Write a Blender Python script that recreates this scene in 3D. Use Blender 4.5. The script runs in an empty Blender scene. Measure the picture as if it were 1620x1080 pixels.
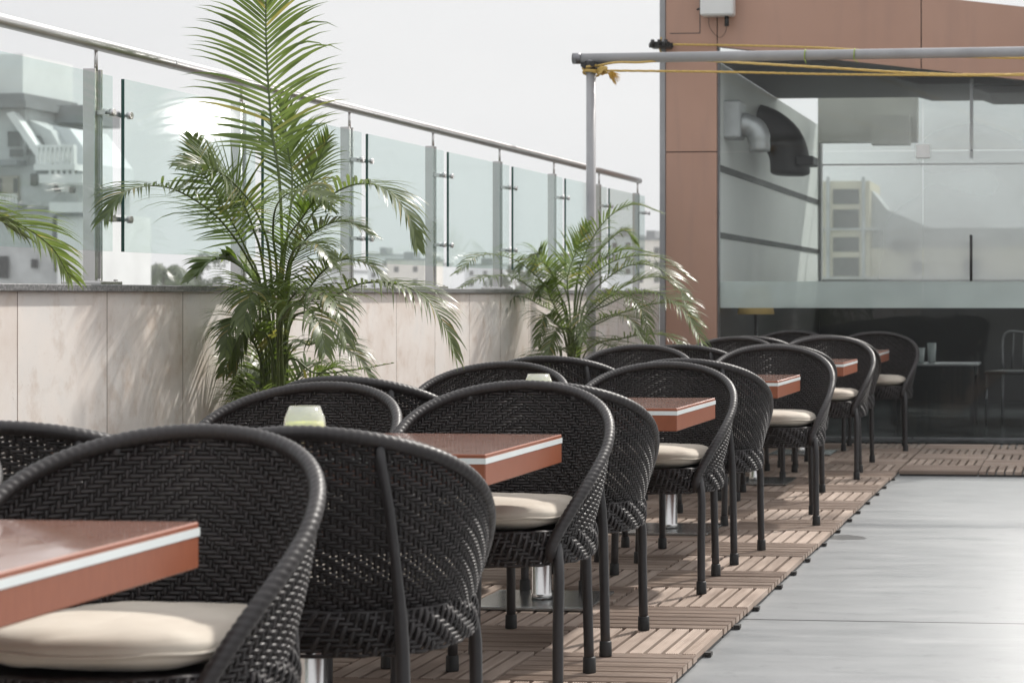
import bpy, math, random
from mathutils import Vector, Matrix, noise
R = math.radians
random.seed(7)
scene = bpy.context.scene
C = scene.collection

# ------------------------------------------------------------------ camera numbers
EYE = 1.10
YAW = R(5.6)
FPX, PX0, PY0 = 3150.0, 1411.0, 468.0
def at(px, py, y):
    """point of the place (metres) on the plane at distance y, measured from the photograph"""
    r = (px - PX0) / FPX
    k = (math.sin(YAW) - r * math.cos(YAW)) / (math.cos(YAW) + r * math.sin(YAW))
    x = -k * y
    d = y * math.cos(YAW) - x * math.sin(YAW)
    return Vector((x, y, EYE + (PY0 - py) * d / FPX))

# ------------------------------------------------------------------ materials
def newmat(name):
    m = bpy.data.materials.new(name); m.use_nodes = True
    nt = m.node_tree
    return m, nt, nt.nodes['Principled BSDF']
def N(nt, t, **kw):
    n = nt.nodes.new(t)
    for k, v in kw.items(): setattr(n, k, v)
    return n
def ramp(nt, fac, stops):
    n = N(nt, 'ShaderNodeValToRGB'); e = n.color_ramp.elements
    while len(e) < len(stops): e.new(0.5)
    for i, (p, c) in enumerate(stops):
        e[i].position = p; e[i].color = (*c, 1) if len(c) == 3 else c
    nt.links.new(fac, n.inputs[0]); return n.outputs[0]
def coords(nt, scale=(1,1,1), kind='Object'):
    t = N(nt, 'ShaderNodeTexCoord'); mp = N(nt, 'ShaderNodeMapping')
    mp.inputs['Scale'].default_value = scale
    nt.links.new(t.outputs[kind], mp.inputs[0]); return mp.outputs[0]
def noise_tex(nt, vec, scale, detail=4, rough=.55):
    n = N(nt, 'ShaderNodeTexNoise'); n.inputs['Scale'].default_value = scale
    n.inputs['Detail'].default_value = detail; n.inputs['Roughness'].default_value = rough
    nt.links.new(vec, n.inputs['Vector']); return n.outputs['Fac']
def bump(nt, b, h, strength=.2, dist=.002):
    n = N(nt, 'ShaderNodeBump'); n.inputs['Strength'].default_value = strength
    n.inputs['Distance'].default_value = dist
    nt.links.new(h, n.inputs['Height']); nt.links.new(n.outputs[0], b.inputs['Normal'])
def math_node(nt, op, a, b=None):
    n = N(nt, 'ShaderNodeMath', operation=op)
    for i, v in enumerate((a, b)):
        if v is None: continue
        if isinstance(v, (int, float)): n.inputs[i].default_value = v
        else: nt.links.new(v, n.inputs[i])
    return n.outputs[0]
def mixcol(nt, fac, a, b, mode='MIX'):
    n = N(nt, 'ShaderNodeMix', data_type='RGBA', blend_type=mode)
    for sock, v in ((n.inputs[0], fac), (n.inputs[6], a), (n.inputs[7], b)):
        if isinstance(v, (int, float)): sock.default_value = v
        elif isinstance(v, tuple): sock.default_value = (*v, 1)
        else: nt.links.new(v, sock)
    return n.outputs[2]

def simple(name, col, rough=.5, metal=0, var=.12, nscale=8, bstr=.0, bscale=60, coat=0, spec=.5):
    m, nt, b = newmat(name)
    v = coords(nt); f = noise_tex(nt, v, nscale, 5)
    lo = tuple(c * (1 - var) for c in col); hi = tuple(min(1, c * (1 + var)) for c in col)
    nt.links.new(ramp(nt, f, [(.3, lo), (.7, hi)]), b.inputs['Base Color'])
    b.inputs['Roughness'].default_value = rough; b.inputs['Metallic'].default_value = metal
    b.inputs['Coat Weight'].default_value = coat; b.inputs['Coat Roughness'].default_value = .06
    b.inputs['Specular IOR Level'].default_value = spec
    rr = math_node(nt, 'MULTIPLY_ADD', f, .18); nt.nodes[-1].inputs[2].default_value = max(0.02, rough - .09)
    nt.links.new(rr, b.inputs['Roughness'])
    if bstr: bump(nt, b, noise_tex(nt, v, bscale, 4), bstr)
    return m

M = {}
# woven resin
m, nt, b = newmat('wicker'); M['wicker'] = m
g = N(nt, 'ShaderNodeNewGeometry')
v = coords(nt)
f = noise_tex(nt, v, 55, 4)
isl = g.outputs['Random Per Island']
c1 = ramp(nt, isl, [(0, (.010, .0080, .0082)), (.5, (.0175, .0142, .0145)), (1, (.029, .0240, .0245))])
oi = N(nt, 'ShaderNodeObjectInfo')
dust = ramp(nt, noise_tex(nt, v, 5, 5), [(.45, (0,)*3), (.8, (.5,)*3)])
c1 = mixcol(nt, math_node(nt, 'MULTIPLY', dust, oi.outputs['Random']), c1, (.060, .054, .052))
nt.links.new(c1, b.inputs['Base Color'])
nt.links.new(ramp(nt, f, [(.3, (.36,)*3), (.75, (.58,)*3)]), b.inputs['Roughness'])
bump(nt, b, noise_tex(nt, v, 420, 3), .25, .001)
M['leg'] = simple('chair_leg_paint', (.021, .019, .020), .36, var=.2, nscale=30, bstr=.08, bscale=300)
M['rubber'] = simple('black_rubber', (.012, .012, .012), .6, var=.2)
# cushion cloth
m, nt, b = newmat('cushion_cloth'); M['cushion'] = m
v = coords(nt); f = noise_tex(nt, v, 9, 5)
nt.links.new(ramp(nt, f, [(.25, (.50, .44, .365)), (.75, (.60, .545, .465))]), b.inputs['Base Color'])
b.inputs['Roughness'].default_value = .75; b.inputs['Sheen Weight'].default_value = .15
w = N(nt, 'ShaderNodeTexWave'); w.inputs['Scale'].default_value = 260; nt.links.new(v, w.inputs[0])
h = math_node(nt, 'ADD', math_node(nt, 'MULTIPLY', w.outputs['Fac'], .15), noise_tex(nt, v, 14, 3))
bump(nt, b, h, .25, .006)
# red laminate table
m, nt, b = newmat('red_laminate'); M['table'] = m
v = coords(nt); f = noise_tex(nt, coords(nt, (1, 4, 1)), 22, 6)
spk = noise_tex(nt, v, 350, 2)
base = ramp(nt, f, [(.25, (.225, .070, .036)), (.75, (.270, .088, .045))])
nt.links.new(mixcol(nt, ramp(nt, spk, [(.6, (0,)*3), (.75, (.12,)*3)]), base, (.42, .18, .12)), b.inputs['Base Color'])
nt.links.new(ramp(nt, noise_tex(nt, v, 6, 4), [(.3, (.05,)*3), (.7, (.11,)*3)]), b.inputs['Roughness'])
g_ = N(nt, 'ShaderNodeNewGeometry'); sz_ = N(nt, 'ShaderNodeSeparateXYZ'); nt.links.new(g_.outputs['Normal'], sz_.inputs[0])
topf = math_node(nt, 'GREATER_THAN', sz_.outputs[2], .9)
nt.links.new(math_node(nt, 'MULTIPLY', topf, .24), b.inputs['Sheen Weight']); b.inputs['Sheen Tint'].default_value = (1, .80, .72, 1); b.inputs['Sheen Roughness'].default_value = .25
nt.links.new(topf, b.inputs['Coat Weight'])                     # polished top, plain sawn edges
nt.links.new(math_node(nt, 'ADD', math_node(nt, 'MULTIPLY', topf, -.12), .36), b.inputs['Roughness'])
sm_ = noise_tex(nt, coords(nt, (3, 1, 1)), 7, 6, .7)
nt.links.new(ramp(nt, sm_, [(.4, (.02,)*3), (.75, (.16,)*3)]), b.inputs['Coat Roughness'])
M['band'] = simple('pale_inlay', (.66, .70, .70), .3, var=.04)
M['steel'] = simple('brushed_steel', (.55, .54, .53), .24, metal=1, var=.03, nscale=3)
M['polish'] = simple('polished_steel', (.56, .55, .55), .34, metal=1, var=.03, nscale=3)
M['darksteel'] = simple('dark_steel', (.20, .20, .21), .3, metal=.8, var=.15)
M['plate'] = simple('base_plate_metal', (.36, .38, .38), .22, metal=.85, var=.15, nscale=10)
M['pipe'] = simple('grey_painted_pipe', (.33, .33, .34), .38, var=.12, nscale=6, bstr=.05, bscale=120)
M['black'] = simple('black_plastic', (.015, .014, .014), .5, var=.3)
M['white'] = simple('white_plastic', (.70, .71, .70), .4, var=.06, nscale=5)
# deck wood, grooves along x or y
def deckmat(name, axis):
    m, nt, b = newmat(name)
    g = N(nt, 'ShaderNodeNewGeometry')
    sc = (3, 40, 40) if axis == 'x' else (40, 3, 40)
    v = coords(nt, sc); f = noise_tex(nt, v, 1.0, 6, .65)
    isl = g.outputs['Random Per Island']
    base = ramp(nt, isl, [(0, (.17, .112, .080)), (.35, (.30, .220, .170)), (.7, (.45, .355, .295)), (1, (.23, .158, .115))])
    c = mixcol(nt, .55, base, ramp(nt, f, [(.25, (.13, .092, .07)), (.55, (.37, .295, .245)), (.85, (.52, .445, .39))]))
    st = noise_tex(nt, coords(nt), 2.2, 5)
    c = mixcol(nt, ramp(nt, st, [(.46, (0,)*3), (.72, (.6,)*3)]), c, (.15, .105, .08))
    nt.links.new(c, b.inputs['Base Color'])
    b.inputs['Roughness'].default_value = .62
    sx = N(nt, 'ShaderNodeSeparateXYZ'); nt.links.new(coords(nt), sx.inputs[0])
    bump(nt, b, f, .5, .0012)
    return m
M['deck_x'] = deckmat('deck_wood_across', 'x'); M['deck_y'] = deckmat('deck_wood_along', 'y')
M['deck_tray'] = simple('deck_tray', (.02, .018, .017), .6)
# floor slabs
m, nt, b = newmat('grey_slab'); M['floor'] = m
co = coords(nt)
st = noise_tex(nt, coords(nt, (1.0, 3.6, 1)), 2.3, 9, .7)
bl = noise_tex(nt, co, .7, 5); fine = noise_tex(nt, co, 60, 4, .7)
c = ramp(nt, st, [(.3, (.195, .203, .208)), (.5, (.224, .231, .236)), (.7, (.258, .264, .268))])
c = mixcol(nt, .35, c, ramp(nt, bl, [(.3, (.165, .172, .177)), (.7, (.285, .29, .293))]))
c = mixcol(nt, ramp(nt, fine, [(.62, (0,)*3), (.75, (.3,)*3)]), c, (.14, .145, .15))
spots = noise_tex(nt, co, 9, 6, .75); smear = noise_tex(nt, coords(nt, (.5, 1.6, 1)), 3.1, 8, .7)
c = mixcol(nt, ramp(nt, spots, [(.57, (0,)*3), (.72, (.6,)*3)]), c, (.13, .135, .14))
c = mixcol(nt, ramp(nt, smear, [(.56, (0,)*3), (.72, (.4,)*3)]), c, (.34, .345, .345))
grit = noise_tex(nt, co, 160, 2, .5)
c = mixcol(nt, ramp(nt, grit, [(.70, (0,)*3), (.74, (.6,)*3)]), c, (.08, .08, .08))
# slab joints
sx = N(nt, 'ShaderNodeSeparateXYZ'); nt.links.new(co, sx.inputs[0])
def joints(o, off, pitch, half):
    t = math_node(nt, 'ADD', o, -off); t = math_node(nt, 'DIVIDE', t, pitch)
    t = math_node(nt, 'SUBTRACT', t, math_node(nt, 'ROUND', t)); t = math_node(nt, 'ABSOLUTE', t)
    return math_node(nt, 'LESS_THAN', t, half / pitch)
j1 = joints(sx.outputs[1], 6.70, 5.2, .0075); j2 = joints(sx.outputs[0], .9, 2.6, .004)
j3 = math_node(nt, 'MULTIPLY', joints(sx.outputs[1], 8.0, 2.6, .0025), .35)
j = math_node(nt, 'MAXIMUM', math_node(nt, 'MAXIMUM', j1, j2), j3)
c = mixcol(nt, j, c, (.012, .012, .013))
# dark patch with a ragged edge beside the deck
vd = N(nt, 'ShaderNodeVectorMath', operation='SUBTRACT'); nt.links.new(co, vd.inputs[0]); vd.inputs[1].default_value = (-1.10, 9.02, 0)
vm = N(nt, 'ShaderNodeVectorMath', operation='MULTIPLY'); nt.links.new(vd.outputs[0], vm.inputs[0]); vm.inputs[1].default_value = (4.6, 5.5, 0)
ln = N(nt, 'ShaderNodeVectorMath', operation='LENGTH'); nt.links.new(vm.outputs[0], ln.inputs[0])
wob = math_node(nt, 'ADD', ln.outputs['Value'], math_node(nt, 'MULTIPLY', noise_tex(nt, co, 7, 4), 1.0))
dark_patch = ramp(nt, wob, [(.95, (.9,)*3), (1.15, (0,)*3)])
c = mixcol(nt, dark_patch, c, (.07, .07, .07))
nt.links.new(c, b.inputs['Base Color'])
nt.links.new(ramp(nt, st, [(.3, (.34,)*3), (.7, (.48,)*3)]), b.inputs['Roughness'])
hh = math_node(nt, 'SUBTRACT', math_node(nt, 'MULTIPLY', fine, .3), math_node(nt, 'MULTIPLY', j1, .15))
bump(nt, b, hh, .2, .003)
# parapet cladding
m, nt, b = newmat('stone_cladding'); M['clad'] = m
co = coords(nt)
sx = N(nt, 'ShaderNodeSeparateXYZ'); nt.links.new(co, sx.inputs[0])
idx = math_node(nt, 'FLOOR', math_node(nt, 'DIVIDE', math_node(nt, 'ADD', sx.outputs[1], -5.70), .55))
cmb = N(nt, 'ShaderNodeCombineXYZ'); nt.links.new(math_node(nt, 'MULTIPLY', idx, 7.3), cmb.inputs[0])
va = N(nt, 'ShaderNodeVectorMath', operation='ADD'); nt.links.new(co, va.inputs[0]); nt.links.new(cmb.outputs[0], va.inputs[1])
mp = N(nt, 'ShaderNodeMapping'); mp.inputs['Scale'].default_value = (1, 1.7, 1.5); nt.links.new(va.outputs[0], mp.inputs[0])
big = noise_tex(nt, mp.outputs[0], 1.7, 6, .6); med = noise_tex(nt, mp.outputs[0], 5.5, 6, .68); spk = noise_tex(nt, va.outputs[0], 60, 3, .7)
c = ramp(nt, big, [(.28, (.55, .44, .36)), (.40, (.71, .64, .59)), (.55, (.78, .73, .69)), (.75, (.71, .69, .67))])
c = mixcol(nt, ramp(nt, med, [(.51, (0,)*3), (.72, (.6,)*3)]), c, (.50, .385, .305))
c = mixcol(nt, ramp(nt, spk, [(.62, (0,)*3), (.72, (.35,)*3)]), c, (.42, .34, .28))
t = math_node(nt, 'DIVIDE', math_node(nt, 'ADD', sx.outputs[1], -5.70), .55)
t = math_node(nt, 'ABSOLUTE', math_node(nt, 'SUBTRACT', t, math_node(nt, 'ROUND', t)))
jl = math_node(nt, 'LESS_THAN', t, .0042)
c = mixcol(nt, jl, c, (.17, .12, .10))
nt.links.new(c, b.inputs['Base Color']); b.inputs['Roughness'].default_value = .38
bump(nt, b, math_node(nt, 'SUBTRACT', math_node(nt, 'MULTIPLY', spk, .3), jl), .25, .002)
# granite coping
m, nt, b = newmat('granite'); M['granite'] = m
co = coords(nt); f = noise_tex(nt, co, 90, 5, .8)
nt.links.new(ramp(nt, f, [(.35, (.06, .06, .062)), (.5, (.17, .17, .175)), (.68, (.36, .355, .35))]), b.inputs['Base Color'])
b.inputs['Roughness'].default_value = .28
# brown composite panel
m, nt, b = newmat('brown_panel'); M['brown'] = m
co = coords(nt); f = noise_tex(nt, co, 1.1, 4); f2 = noise_tex(nt, coords(nt, (6, 1, .7)), 2, 5)
c = ramp(nt, f, [(.3, (.425, .250, .182)), (.7, (.475, .288, .214))])
c = mixcol(nt, ramp(nt, f2, [(.5, (0,)*3), (.75, (.4,)*3)]), c, (.34, .215, .175))
oi = N(nt, 'ShaderNodeObjectInfo')
c = mixcol(nt, math_node(nt, 'MULTIPLY', oi.outputs['Random'], .22), c, (.36, .225, .175))
nt.links.new(c, b.inputs['Base Color']); b.inputs['Roughness'].default_value = .42
bump(nt, b, noise_tex(nt, coords(nt), 2.2, 2), .35, .02)
M['trim'] = simple('grey_trim', (.30, .30, .31), .4, var=.08)
# architectural glass : tinted see-through with a real Fresnel gloss
def glass(name, tint, gloss=1.0, ior=1.5, rough=0.0, frost=0.0, frostcol=(.7, .75, .73)):
    m = bpy.data.materials.new(name); m.use_nodes = True; nt = m.node_tree; nt.nodes.clear()
    out = N(nt, 'ShaderNodeOutputMaterial')
    tr = N(nt, 'ShaderNodeBsdfTransparent'); tr.inputs[0].default_value = (*tint, 1)
    gl = N(nt, 'ShaderNodeBsdfGlossy'); gl.inputs['Roughness'].default_value = rough
    fr = N(nt, 'ShaderNodeFresnel'); fr.inputs['IOR'].default_value = ior
    mx = N(nt, 'ShaderNodeMixShader')
    gg = N(nt, 'ShaderNodeNewGeometry')
    front = math_node(nt, 'SUBTRACT', 1.0, gg.outputs['Backfacing'])
    fac = math_node(nt, 'MINIMUM', math_node(nt, 'MULTIPLY', math_node(nt, 'MULTIPLY', fr.outputs[0], gloss), front), 1.0)
    nt.links.new(fac, mx.inputs[0]); nt.links.new(tr.outputs[0], mx.inputs[1]); nt.links.new(gl.outputs[0], mx.inputs[2])
    last = mx.outputs[0]
    if frost:
        df = N(nt, 'ShaderNodeBsdfDiffuse'); df.inputs[0].default_value = (*frostcol, 1)
        tl = N(nt, 'ShaderNodeBsdfTranslucent'); tl.inputs[0].default_value = (*frostcol, 1)
        a = N(nt, 'ShaderNodeMixShader'); a.inputs[0].default_value = .5
        nt.links.new(df.outputs[0], a.inputs[1]); nt.links.new(tl.outputs[0], a.inputs[2])
        z = N(nt, 'ShaderNodeMixShader')
        fz = noise_tex(nt, coords(nt), 1.3, 2)
        nt.links.new(ramp(nt, fz, [(.3, (frost*.8,)*3), (.7, (min(1, frost*1.2),)*3)]), z.inputs[0])
        nt.links.new(last, z.inputs[1]); nt.links.new(a.outputs[0], z.inputs[2]); last = z.outputs[0]
    nt.links.new(last, out.inputs[0]); return m
M['rail_glass'] = glass('balustrade_glass', (.92, .97, .96), 1.1, 1.52, rough=.06, frost=.02, frostcol=(.75, .85, .82))
M['edge_glass'] = simple('glass_edge', (.035, .10, .085), .15, var=.2)
M['shop_glass'] = glass('shopfront_glass', (.91, .93, .925), .75, 1.5)
def milky():  # pale cloudy layer mixed into the glass, denser towards the right
    m = glass('milky_glass', (.955, .972, .968), .75, 1.5, frost=.5, frostcol=(.95, .97, .965)); nt = m.node_tree
    sx = N(nt, 'ShaderNodeSeparateXYZ'); nt.links.new(coords(nt), sx.inputs[0])
    def sm(o, a, b_):
        n = N(nt, 'ShaderNodeMapRange', interpolation_type='SMOOTHSTEP'); n.inputs[1].default_value = a; n.inputs[2].default_value = b_
        nt.links.new(o, n.inputs[0]); return n.outputs[0]
    cloud = noise_tex(nt, coords(nt, (1, 1, 1.2)), 1.1, 1.5, .5)
    f = math_node(nt, 'MULTIPLY', sm(sx.outputs[0], -2.1, -.7), sm(sx.outputs[2], 1.195, 1.23))
    f = math_node(nt, 'MULTIPLY', f, ramp(nt, cloud, [(.2, (.15,)*3), (.8, (.72,)*3)]))
    f = math_node(nt, 'MULTIPLY', f, sm(sx.outputs[2], 2.75, 2.05))
    z = [l.to_node for l in nt.links if l.to_node.type == 'OUTPUT_MATERIAL'][0].inputs[0].links[0].from_node
    nt.links.new(f, z.inputs[0]); return m
M['milky'] = milky()
M['frost'] = glass('frosted_film', (.9, .94, .93), .2, 1.45, frost=.72, frostcol=(.93, .97, .96))
M['opal'] = glass('opal_added_skylight', (.95, .97, .96), .3, 1.45, frost=.78, frostcol=(.92, .94, .93))
M['far_glass'] = glass('rear_window_glass', (.86, .885, .88), .8, 1.45, frost=.08, frostcol=(.85, .87, .86))
# leaves
def leafmat(name, a, bcol, tipcol, tl=.38):
    m = bpy.data.materials.new(name); m.use_nodes = True; nt = m.node_tree
    b = nt.nodes['Principled BSDF']; out = nt.nodes['Material Output']
    g = N(nt, 'ShaderNodeNewGeometry')
    c = ramp(nt, g.outputs['Random Per Island'], [(0, a), (.75, bcol), (.93, bcol), (.96, tipcol), (1, tipcol)])
    f = noise_tex(nt, coords(nt), 18, 4)
    c = mixcol(nt, ramp(nt, f, [(.4, (0,)*3), (.75, (.5,)*3)]), c, a)
    nt.links.new(c, b.inputs['Base Color']); b.inputs['Roughness'].default_value = .33
    t = N(nt, 'ShaderNodeBsdfTranslucent')
    nt.links.new(mixcol(nt, 1.0, c, (1.35, 1.5, .7), 'MULTIPLY'), t.inputs[0])
    mx = N(nt, 'ShaderNodeMixShader'); mx.inputs[0].default_value = tl
    nt.links.new(b.outputs[0], mx.inputs[1]); nt.links.new(t.outputs[0], mx.inputs[2]); nt.links.new(mx.outputs[0], out.inputs[0])
    return m
M['leaf'] = leafmat('palm_leaf', (.070, .098, .036), (.140, .178, .066), (.27, .23, .09), .44)
M['leaf_bright'] = leafmat('palm_leaf_young', (.075, .115, .030), (.13, .175, .045), (.24, .24, .06), .45)
M['leaf_far'] = leafmat('far_leaf', (.04, .06, .035), (.08, .105, .06), (.10, .12, .08), .25)
M['stem'] = simple('palm_cane', (.085, .115, .035), .45, var=.35, nscale=14)
M['trunk'] = simple('trunk_bark', (.13, .10, .075), .8, var=.3, nscale=8, bstr=.4)
M['pot'] = simple('planter_clay', (.16, .15, .14), .6, var=.15)
M['soil'] = simple('potting_soil', (.04, .03, .022), .9, var=.4, bstr=.6)
M['rope'] = simple('yellow_rope', (.58, .40, .12), .7, var=.25, nscale=160, bstr=.6, bscale=420)
M['tassel'] = simple('frayed_rope', (.60, .36, .06), .8, var=.25, nscale=60)
M['tie'] = simple('green_tie', (.30, .42, .05), .5)
M['cream'] = simple('cream_render', (.66, .60, .46), .8, var=.1, nscale=.4)
M['offwhite'] = simple('weathered_white_render', (.44, .455, .46), .8, var=.2, nscale=.5)
M['paler'] = simple('pale_render', (.70, .71, .71), .8, var=.08, nscale=.3)
M['greyroof'] = simple('grey_roofing', (.17, .18, .19), .7, var=.15, nscale=.5)
M['beige_in'] = simple('beige_recess', (.33, .30, .25), .8, var=.1)
M['windark'] = simple('window_dark', (.012, .014, .016), .4, var=.2)
M['greyblock'] = simple('far_grey_render', (.58, .60, .62), .8, var=.12, nscale=.15)
M['beigeblock'] = simple('far_beige_render', (.66, .62, .57), .8, var=.12, nscale=.15)
M['city'] = simple('city_ground', (.22, .23, .22), .9, var=.3, nscale=.01)
M['in_white'] = simple('white_wall_panel', (.82, .83, .81), .5, var=.05, nscale=1.5)
M['in_wall'] = simple('interior_beige_wall', (.50, .50, .47), .7, var=.1, nscale=1.2)
M['in_dark'] = simple('dark_interior', (.020, .020, .022), .5, var=.3, nscale=2)
M['in_ceiling'] = simple('grey_ceiling', (.085, .087, .092), .6, var=.1, nscale=1)
M['in_floor'] = simple('dark_interior_floor', (.03, .034, .036), .18, var=.3, nscale=2)
M['galv'] = simple('galvanised_duct', (.55, .56, .57), .42, metal=.5, var=.2, nscale=3)
M['ductgrey'] = simple('dark_duct', (.10, .10, .105), .5, var=.15, nscale=3)
M['shade'] = simple('gold_lampshade', (.50, .34, .13), .7, var=.1)
M['cups'] = simple('clear_ware', (.45, .48, .48), .12, var=.1)
m, nt, b = newmat('candle_bowl_glass'); M['bowl'] = m
b.inputs['Base Color'].default_value = (.86, .90, .88, 1); b.inputs['Roughness'].default_value = .12
b.inputs['Alpha'].default_value = .33; b.inputs['Coat Weight'].default_value = .6
v = coords(nt); bump(nt, b, noise_tex(nt, v, 90, 2), .12, .002)
M['wax'] = simple('lime_wax', (.72, .74, .10), .4, var=.08)
m, nt, b = newmat('lamp_face'); M['lamp'] = m
b.inputs['Base Color'].default_value = (0, 0, 0, 1)
b.inputs['Emission Color'].default_value = (1, .97, .93, 1); b.inputs['Emission Strength'].default_value = 260

# ------------------------------------------------------------------ mesh helpers
class MB:
    def __init__(s): s.v, s.f, s.sm, s.mi = [], [], [], []
    def face(s, f, smooth=False, mi=0): s.f.append(f); s.sm.append(smooth); s.mi.append(mi)
    def box(s, x0, x1, y0, y1, z0, z1, mi=0, bev=0):
        if bev:
            return s.bevbox(x0, x1, y0, y1, z0, z1, bev, mi)
        o = len(s.v)
        s.v += [(x, y, z) for z in (z0, z1) for y in (y0, y1) for x in (x0, x1)]
        for f in ((0,2,3,1),(4,5,7,6),(0,1,5,4),(2,6,7,3),(0,4,6,2),(1,3,7,5)):
            s.face(tuple(o+i for i in f), False, mi)
    def bevbox(s, x0, x1, y0, y1, z0, z1, r, mi=0):
        o = len(s.v); idx = {}
        X, Y, Z = (x0, x1), (y0, y1), (z0, z1)
        for a in (0,1):
            for bb in (0,1):
                for c in (0,1):
                    sx, sy, sz = (1-2*a), (1-2*bb), (1-2*c)
                    for k, p in enumerate(((X[a], Y[bb]+sy*r, Z[c]+sz*r), (X[a]+sx*r, Y[bb], Z[c]+sz*r), (X[a]+sx*r, Y[bb]+sy*r, Z[c]))):
                        idx[a,bb,c,k] = len(s.v); s.v.append(p)
        q = lambda *t: s.face(tuple(idx[i] for i in t), False, mi)
        for a in (0,1): q((a,0,0,0),(a,1,0,0),(a,1,1,0),(a,0,1,0))
        for a in (0,1): q((0,a,0,1),(1,a,0,1),(1,a,1,1),(0,a,1,1))
        for a in (0,1): q((0,0,a,2),(1,0,a,2),(1,1,a,2),(0,1,a,2))
        for a in (0,1):
            for c in (0,1):
                q((a,c,0,0),(a,c,1,0),(a,c,1,1),(a,c,0,1))
                q((a,0,c,0),(a,1,c,0),(a,1,c,2),(a,0,c,2))
                q((0,a,c,1),(1,a,c,1),(1,a,c,2),(0,a,c,2))
        for a in (0,1):
            for bb in (0,1):
                for c in (0,1): q((a,bb,c,0),(a,bb,c,1),(a,bb,c,2))
    def prism(s, pts, axis, lo, hi, mi=0):
        """polygon pts (2D) extruded along axis"""
        o = len(s.v); n = len(pts)
        for t in (lo, hi):
            for p in pts:
                s.v.append({'x': (t, p[0], p[1]), 'y': (p[0], t, p[1]), 'z': (p[0], p[1], t)}[axis])
        s.face(tuple(range(o, o+n)), False, mi); s.face(tuple(range(o+2*n-1, o+n-1, -1)), False, mi)
        for i in range(n):
            j = (i+1) % n; s.face((o+i, o+j, o+n+j, o+n+i), False, mi)
    def tube(s, pts, r, n=10, cap=True, mi=0, smooth=True):
        pts = [Vector(p) for p in pts]; rs = r if isinstance(r, (list, tuple)) else [r]*len(pts)
        t0 = (pts[1]-pts[0]).normalized()
        u = t0.cross(Vector((0,0,1)) if abs(t0.z) < .9 else Vector((1,0,0))).normalized()
        o = len(s.v)
        for i, p in enumerate(pts):
            t = ((pts[min(i+1, len(pts)-1)] - pts[max(i-1, 0)])).normalized()
            u = (u - t*u.dot(t)).normalized(); w = t.cross(u)
            rr = rs[i]
            for k in range(n):
                a = 2*math.pi*k/n
                s.v.append(tuple(p + (u*math.cos(a) + w*math.sin(a))*rr))
        for i in range(len(pts)-1):
            for k in range(n):
                k2 = (k+1) % n
                s.face((o+i*n+k, o+i*n+k2, o+(i+1)*n+k2, o+(i+1)*n+k), smooth, mi)
        if cap:
            s.face(tuple(o+k for k in range(n-1, -1, -1)), False, mi)
            s.face(tuple(o+(len(pts)-1)*n+k for k in range(n)), False, mi)
    def lathe(s, prof, n=24, c=(0,0,0), mi=0, smooth=True):
        o = len(s.v)
        for r, z in prof:
            for k in range(n):
                a = 2*math.pi*k/n; s.v.append((c[0]+r*math.cos(a), c[1]+r*math.sin(a), c[2]+z))
        for i in range(len(prof)-1):
            for k in range(n):
                k2 = (k+1) % n; s.face((o+i*n+k, o+i*n+k2, o+(i+1)*n+k2, o+(i+1)*n+k), smooth, mi)
        s.face(tuple(o+k for k in range(n-1, -1, -1)), False, mi)
        s.face(tuple(o+(len(prof)-1)*n+k for k in range(n)), False, mi)
    def ribbon(s, pts, nrm, side, w, t, closed=False, mi=0):
        """lens-shaped strip : centre points, surface normals, width directions"""
        o = len(s.v); n = len(pts)
        for p, a, b_ in zip(pts, nrm, side):
            s.v += [tuple(p - b_*w), tuple(p + a*t), tuple(p + b_*w), tuple(p - a*t)]
        for i in range(n if closed else n-1):
            j = (i+1) % n
            for k in range(4):
                k2 = (k+1) % 4
                s.face((o+4*i+k, o+4*j+k, o+4*j+k2, o+4*i+k2), True, mi)
    def build(s, name, mats, parent=None, loc=None):
        me = bpy.data.meshes.new(name); me.from_pydata(s.v, [], s.f)
        for mm in (mats if isinstance(mats, (list, tuple)) else [mats]): me.materials.append(mm)
        me.polygons.foreach_set('use_smooth', s.sm); me.polygons.foreach_set('material_index', s.mi)
        me.update()
        o = bpy.data.objects.new(name, me); C.objects.link(o)
        if parent: o.parent = parent
        if loc: o.location = loc
        return o
def tag(o, label, cat, group=None):
    o['label'] = label; o['category'] = cat
    if group: o['group'] = group
    return o
def empty(name, loc, label, cat, rz=0, group=None):
    o = bpy.data.objects.new(name, None); C.objects.link(o)
    o.location = loc; o.rotation_euler.z = rz; o.empty_display_size = .1
    return tag(o, label, cat, group)
def kids(o): return [x for x in C.objects if x.parent == o]
def copy_tree(o, parent=None):
    c = o.copy(); C.objects.link(c); c.parent = parent
    for ch in kids(o): copy_tree(ch, c)
    return c
def bez(ctrl, n):
    """smooth curve through control points (Catmull-Rom)"""
    P = [Vector(p) for p in ctrl]; P = [2*P[0]-P[1]] + P + [2*P[-1]-P[-2]]
    out = []; segs = len(P)-3
    for i in range(n):
        t = i/(n-1)*segs; k = min(int(t), segs-1); t -= k
        a, b_, c, d = P[k:k+4]
        out.append(.5*((2*b_) + (c-a)*t + (2*a-5*b_+4*c-d)*t*t + (3*b_-a-3*c+d)*t**3))
    return out

# ------------------------------------------------------------------ ground, terrace floor, deck
mb = MB(); mb.box(-3000, 3000, -3000, 3000, -21, -20)
o = mb.build('city_ground', M['city']); o['kind'] = 'structure'
mb = MB(); mb.box(-3.52, 8.0, -9.0, 14.70, -20, 0)
o = mb.build('terrace_floor', M['floor']); o['kind'] = 'structure'

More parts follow.
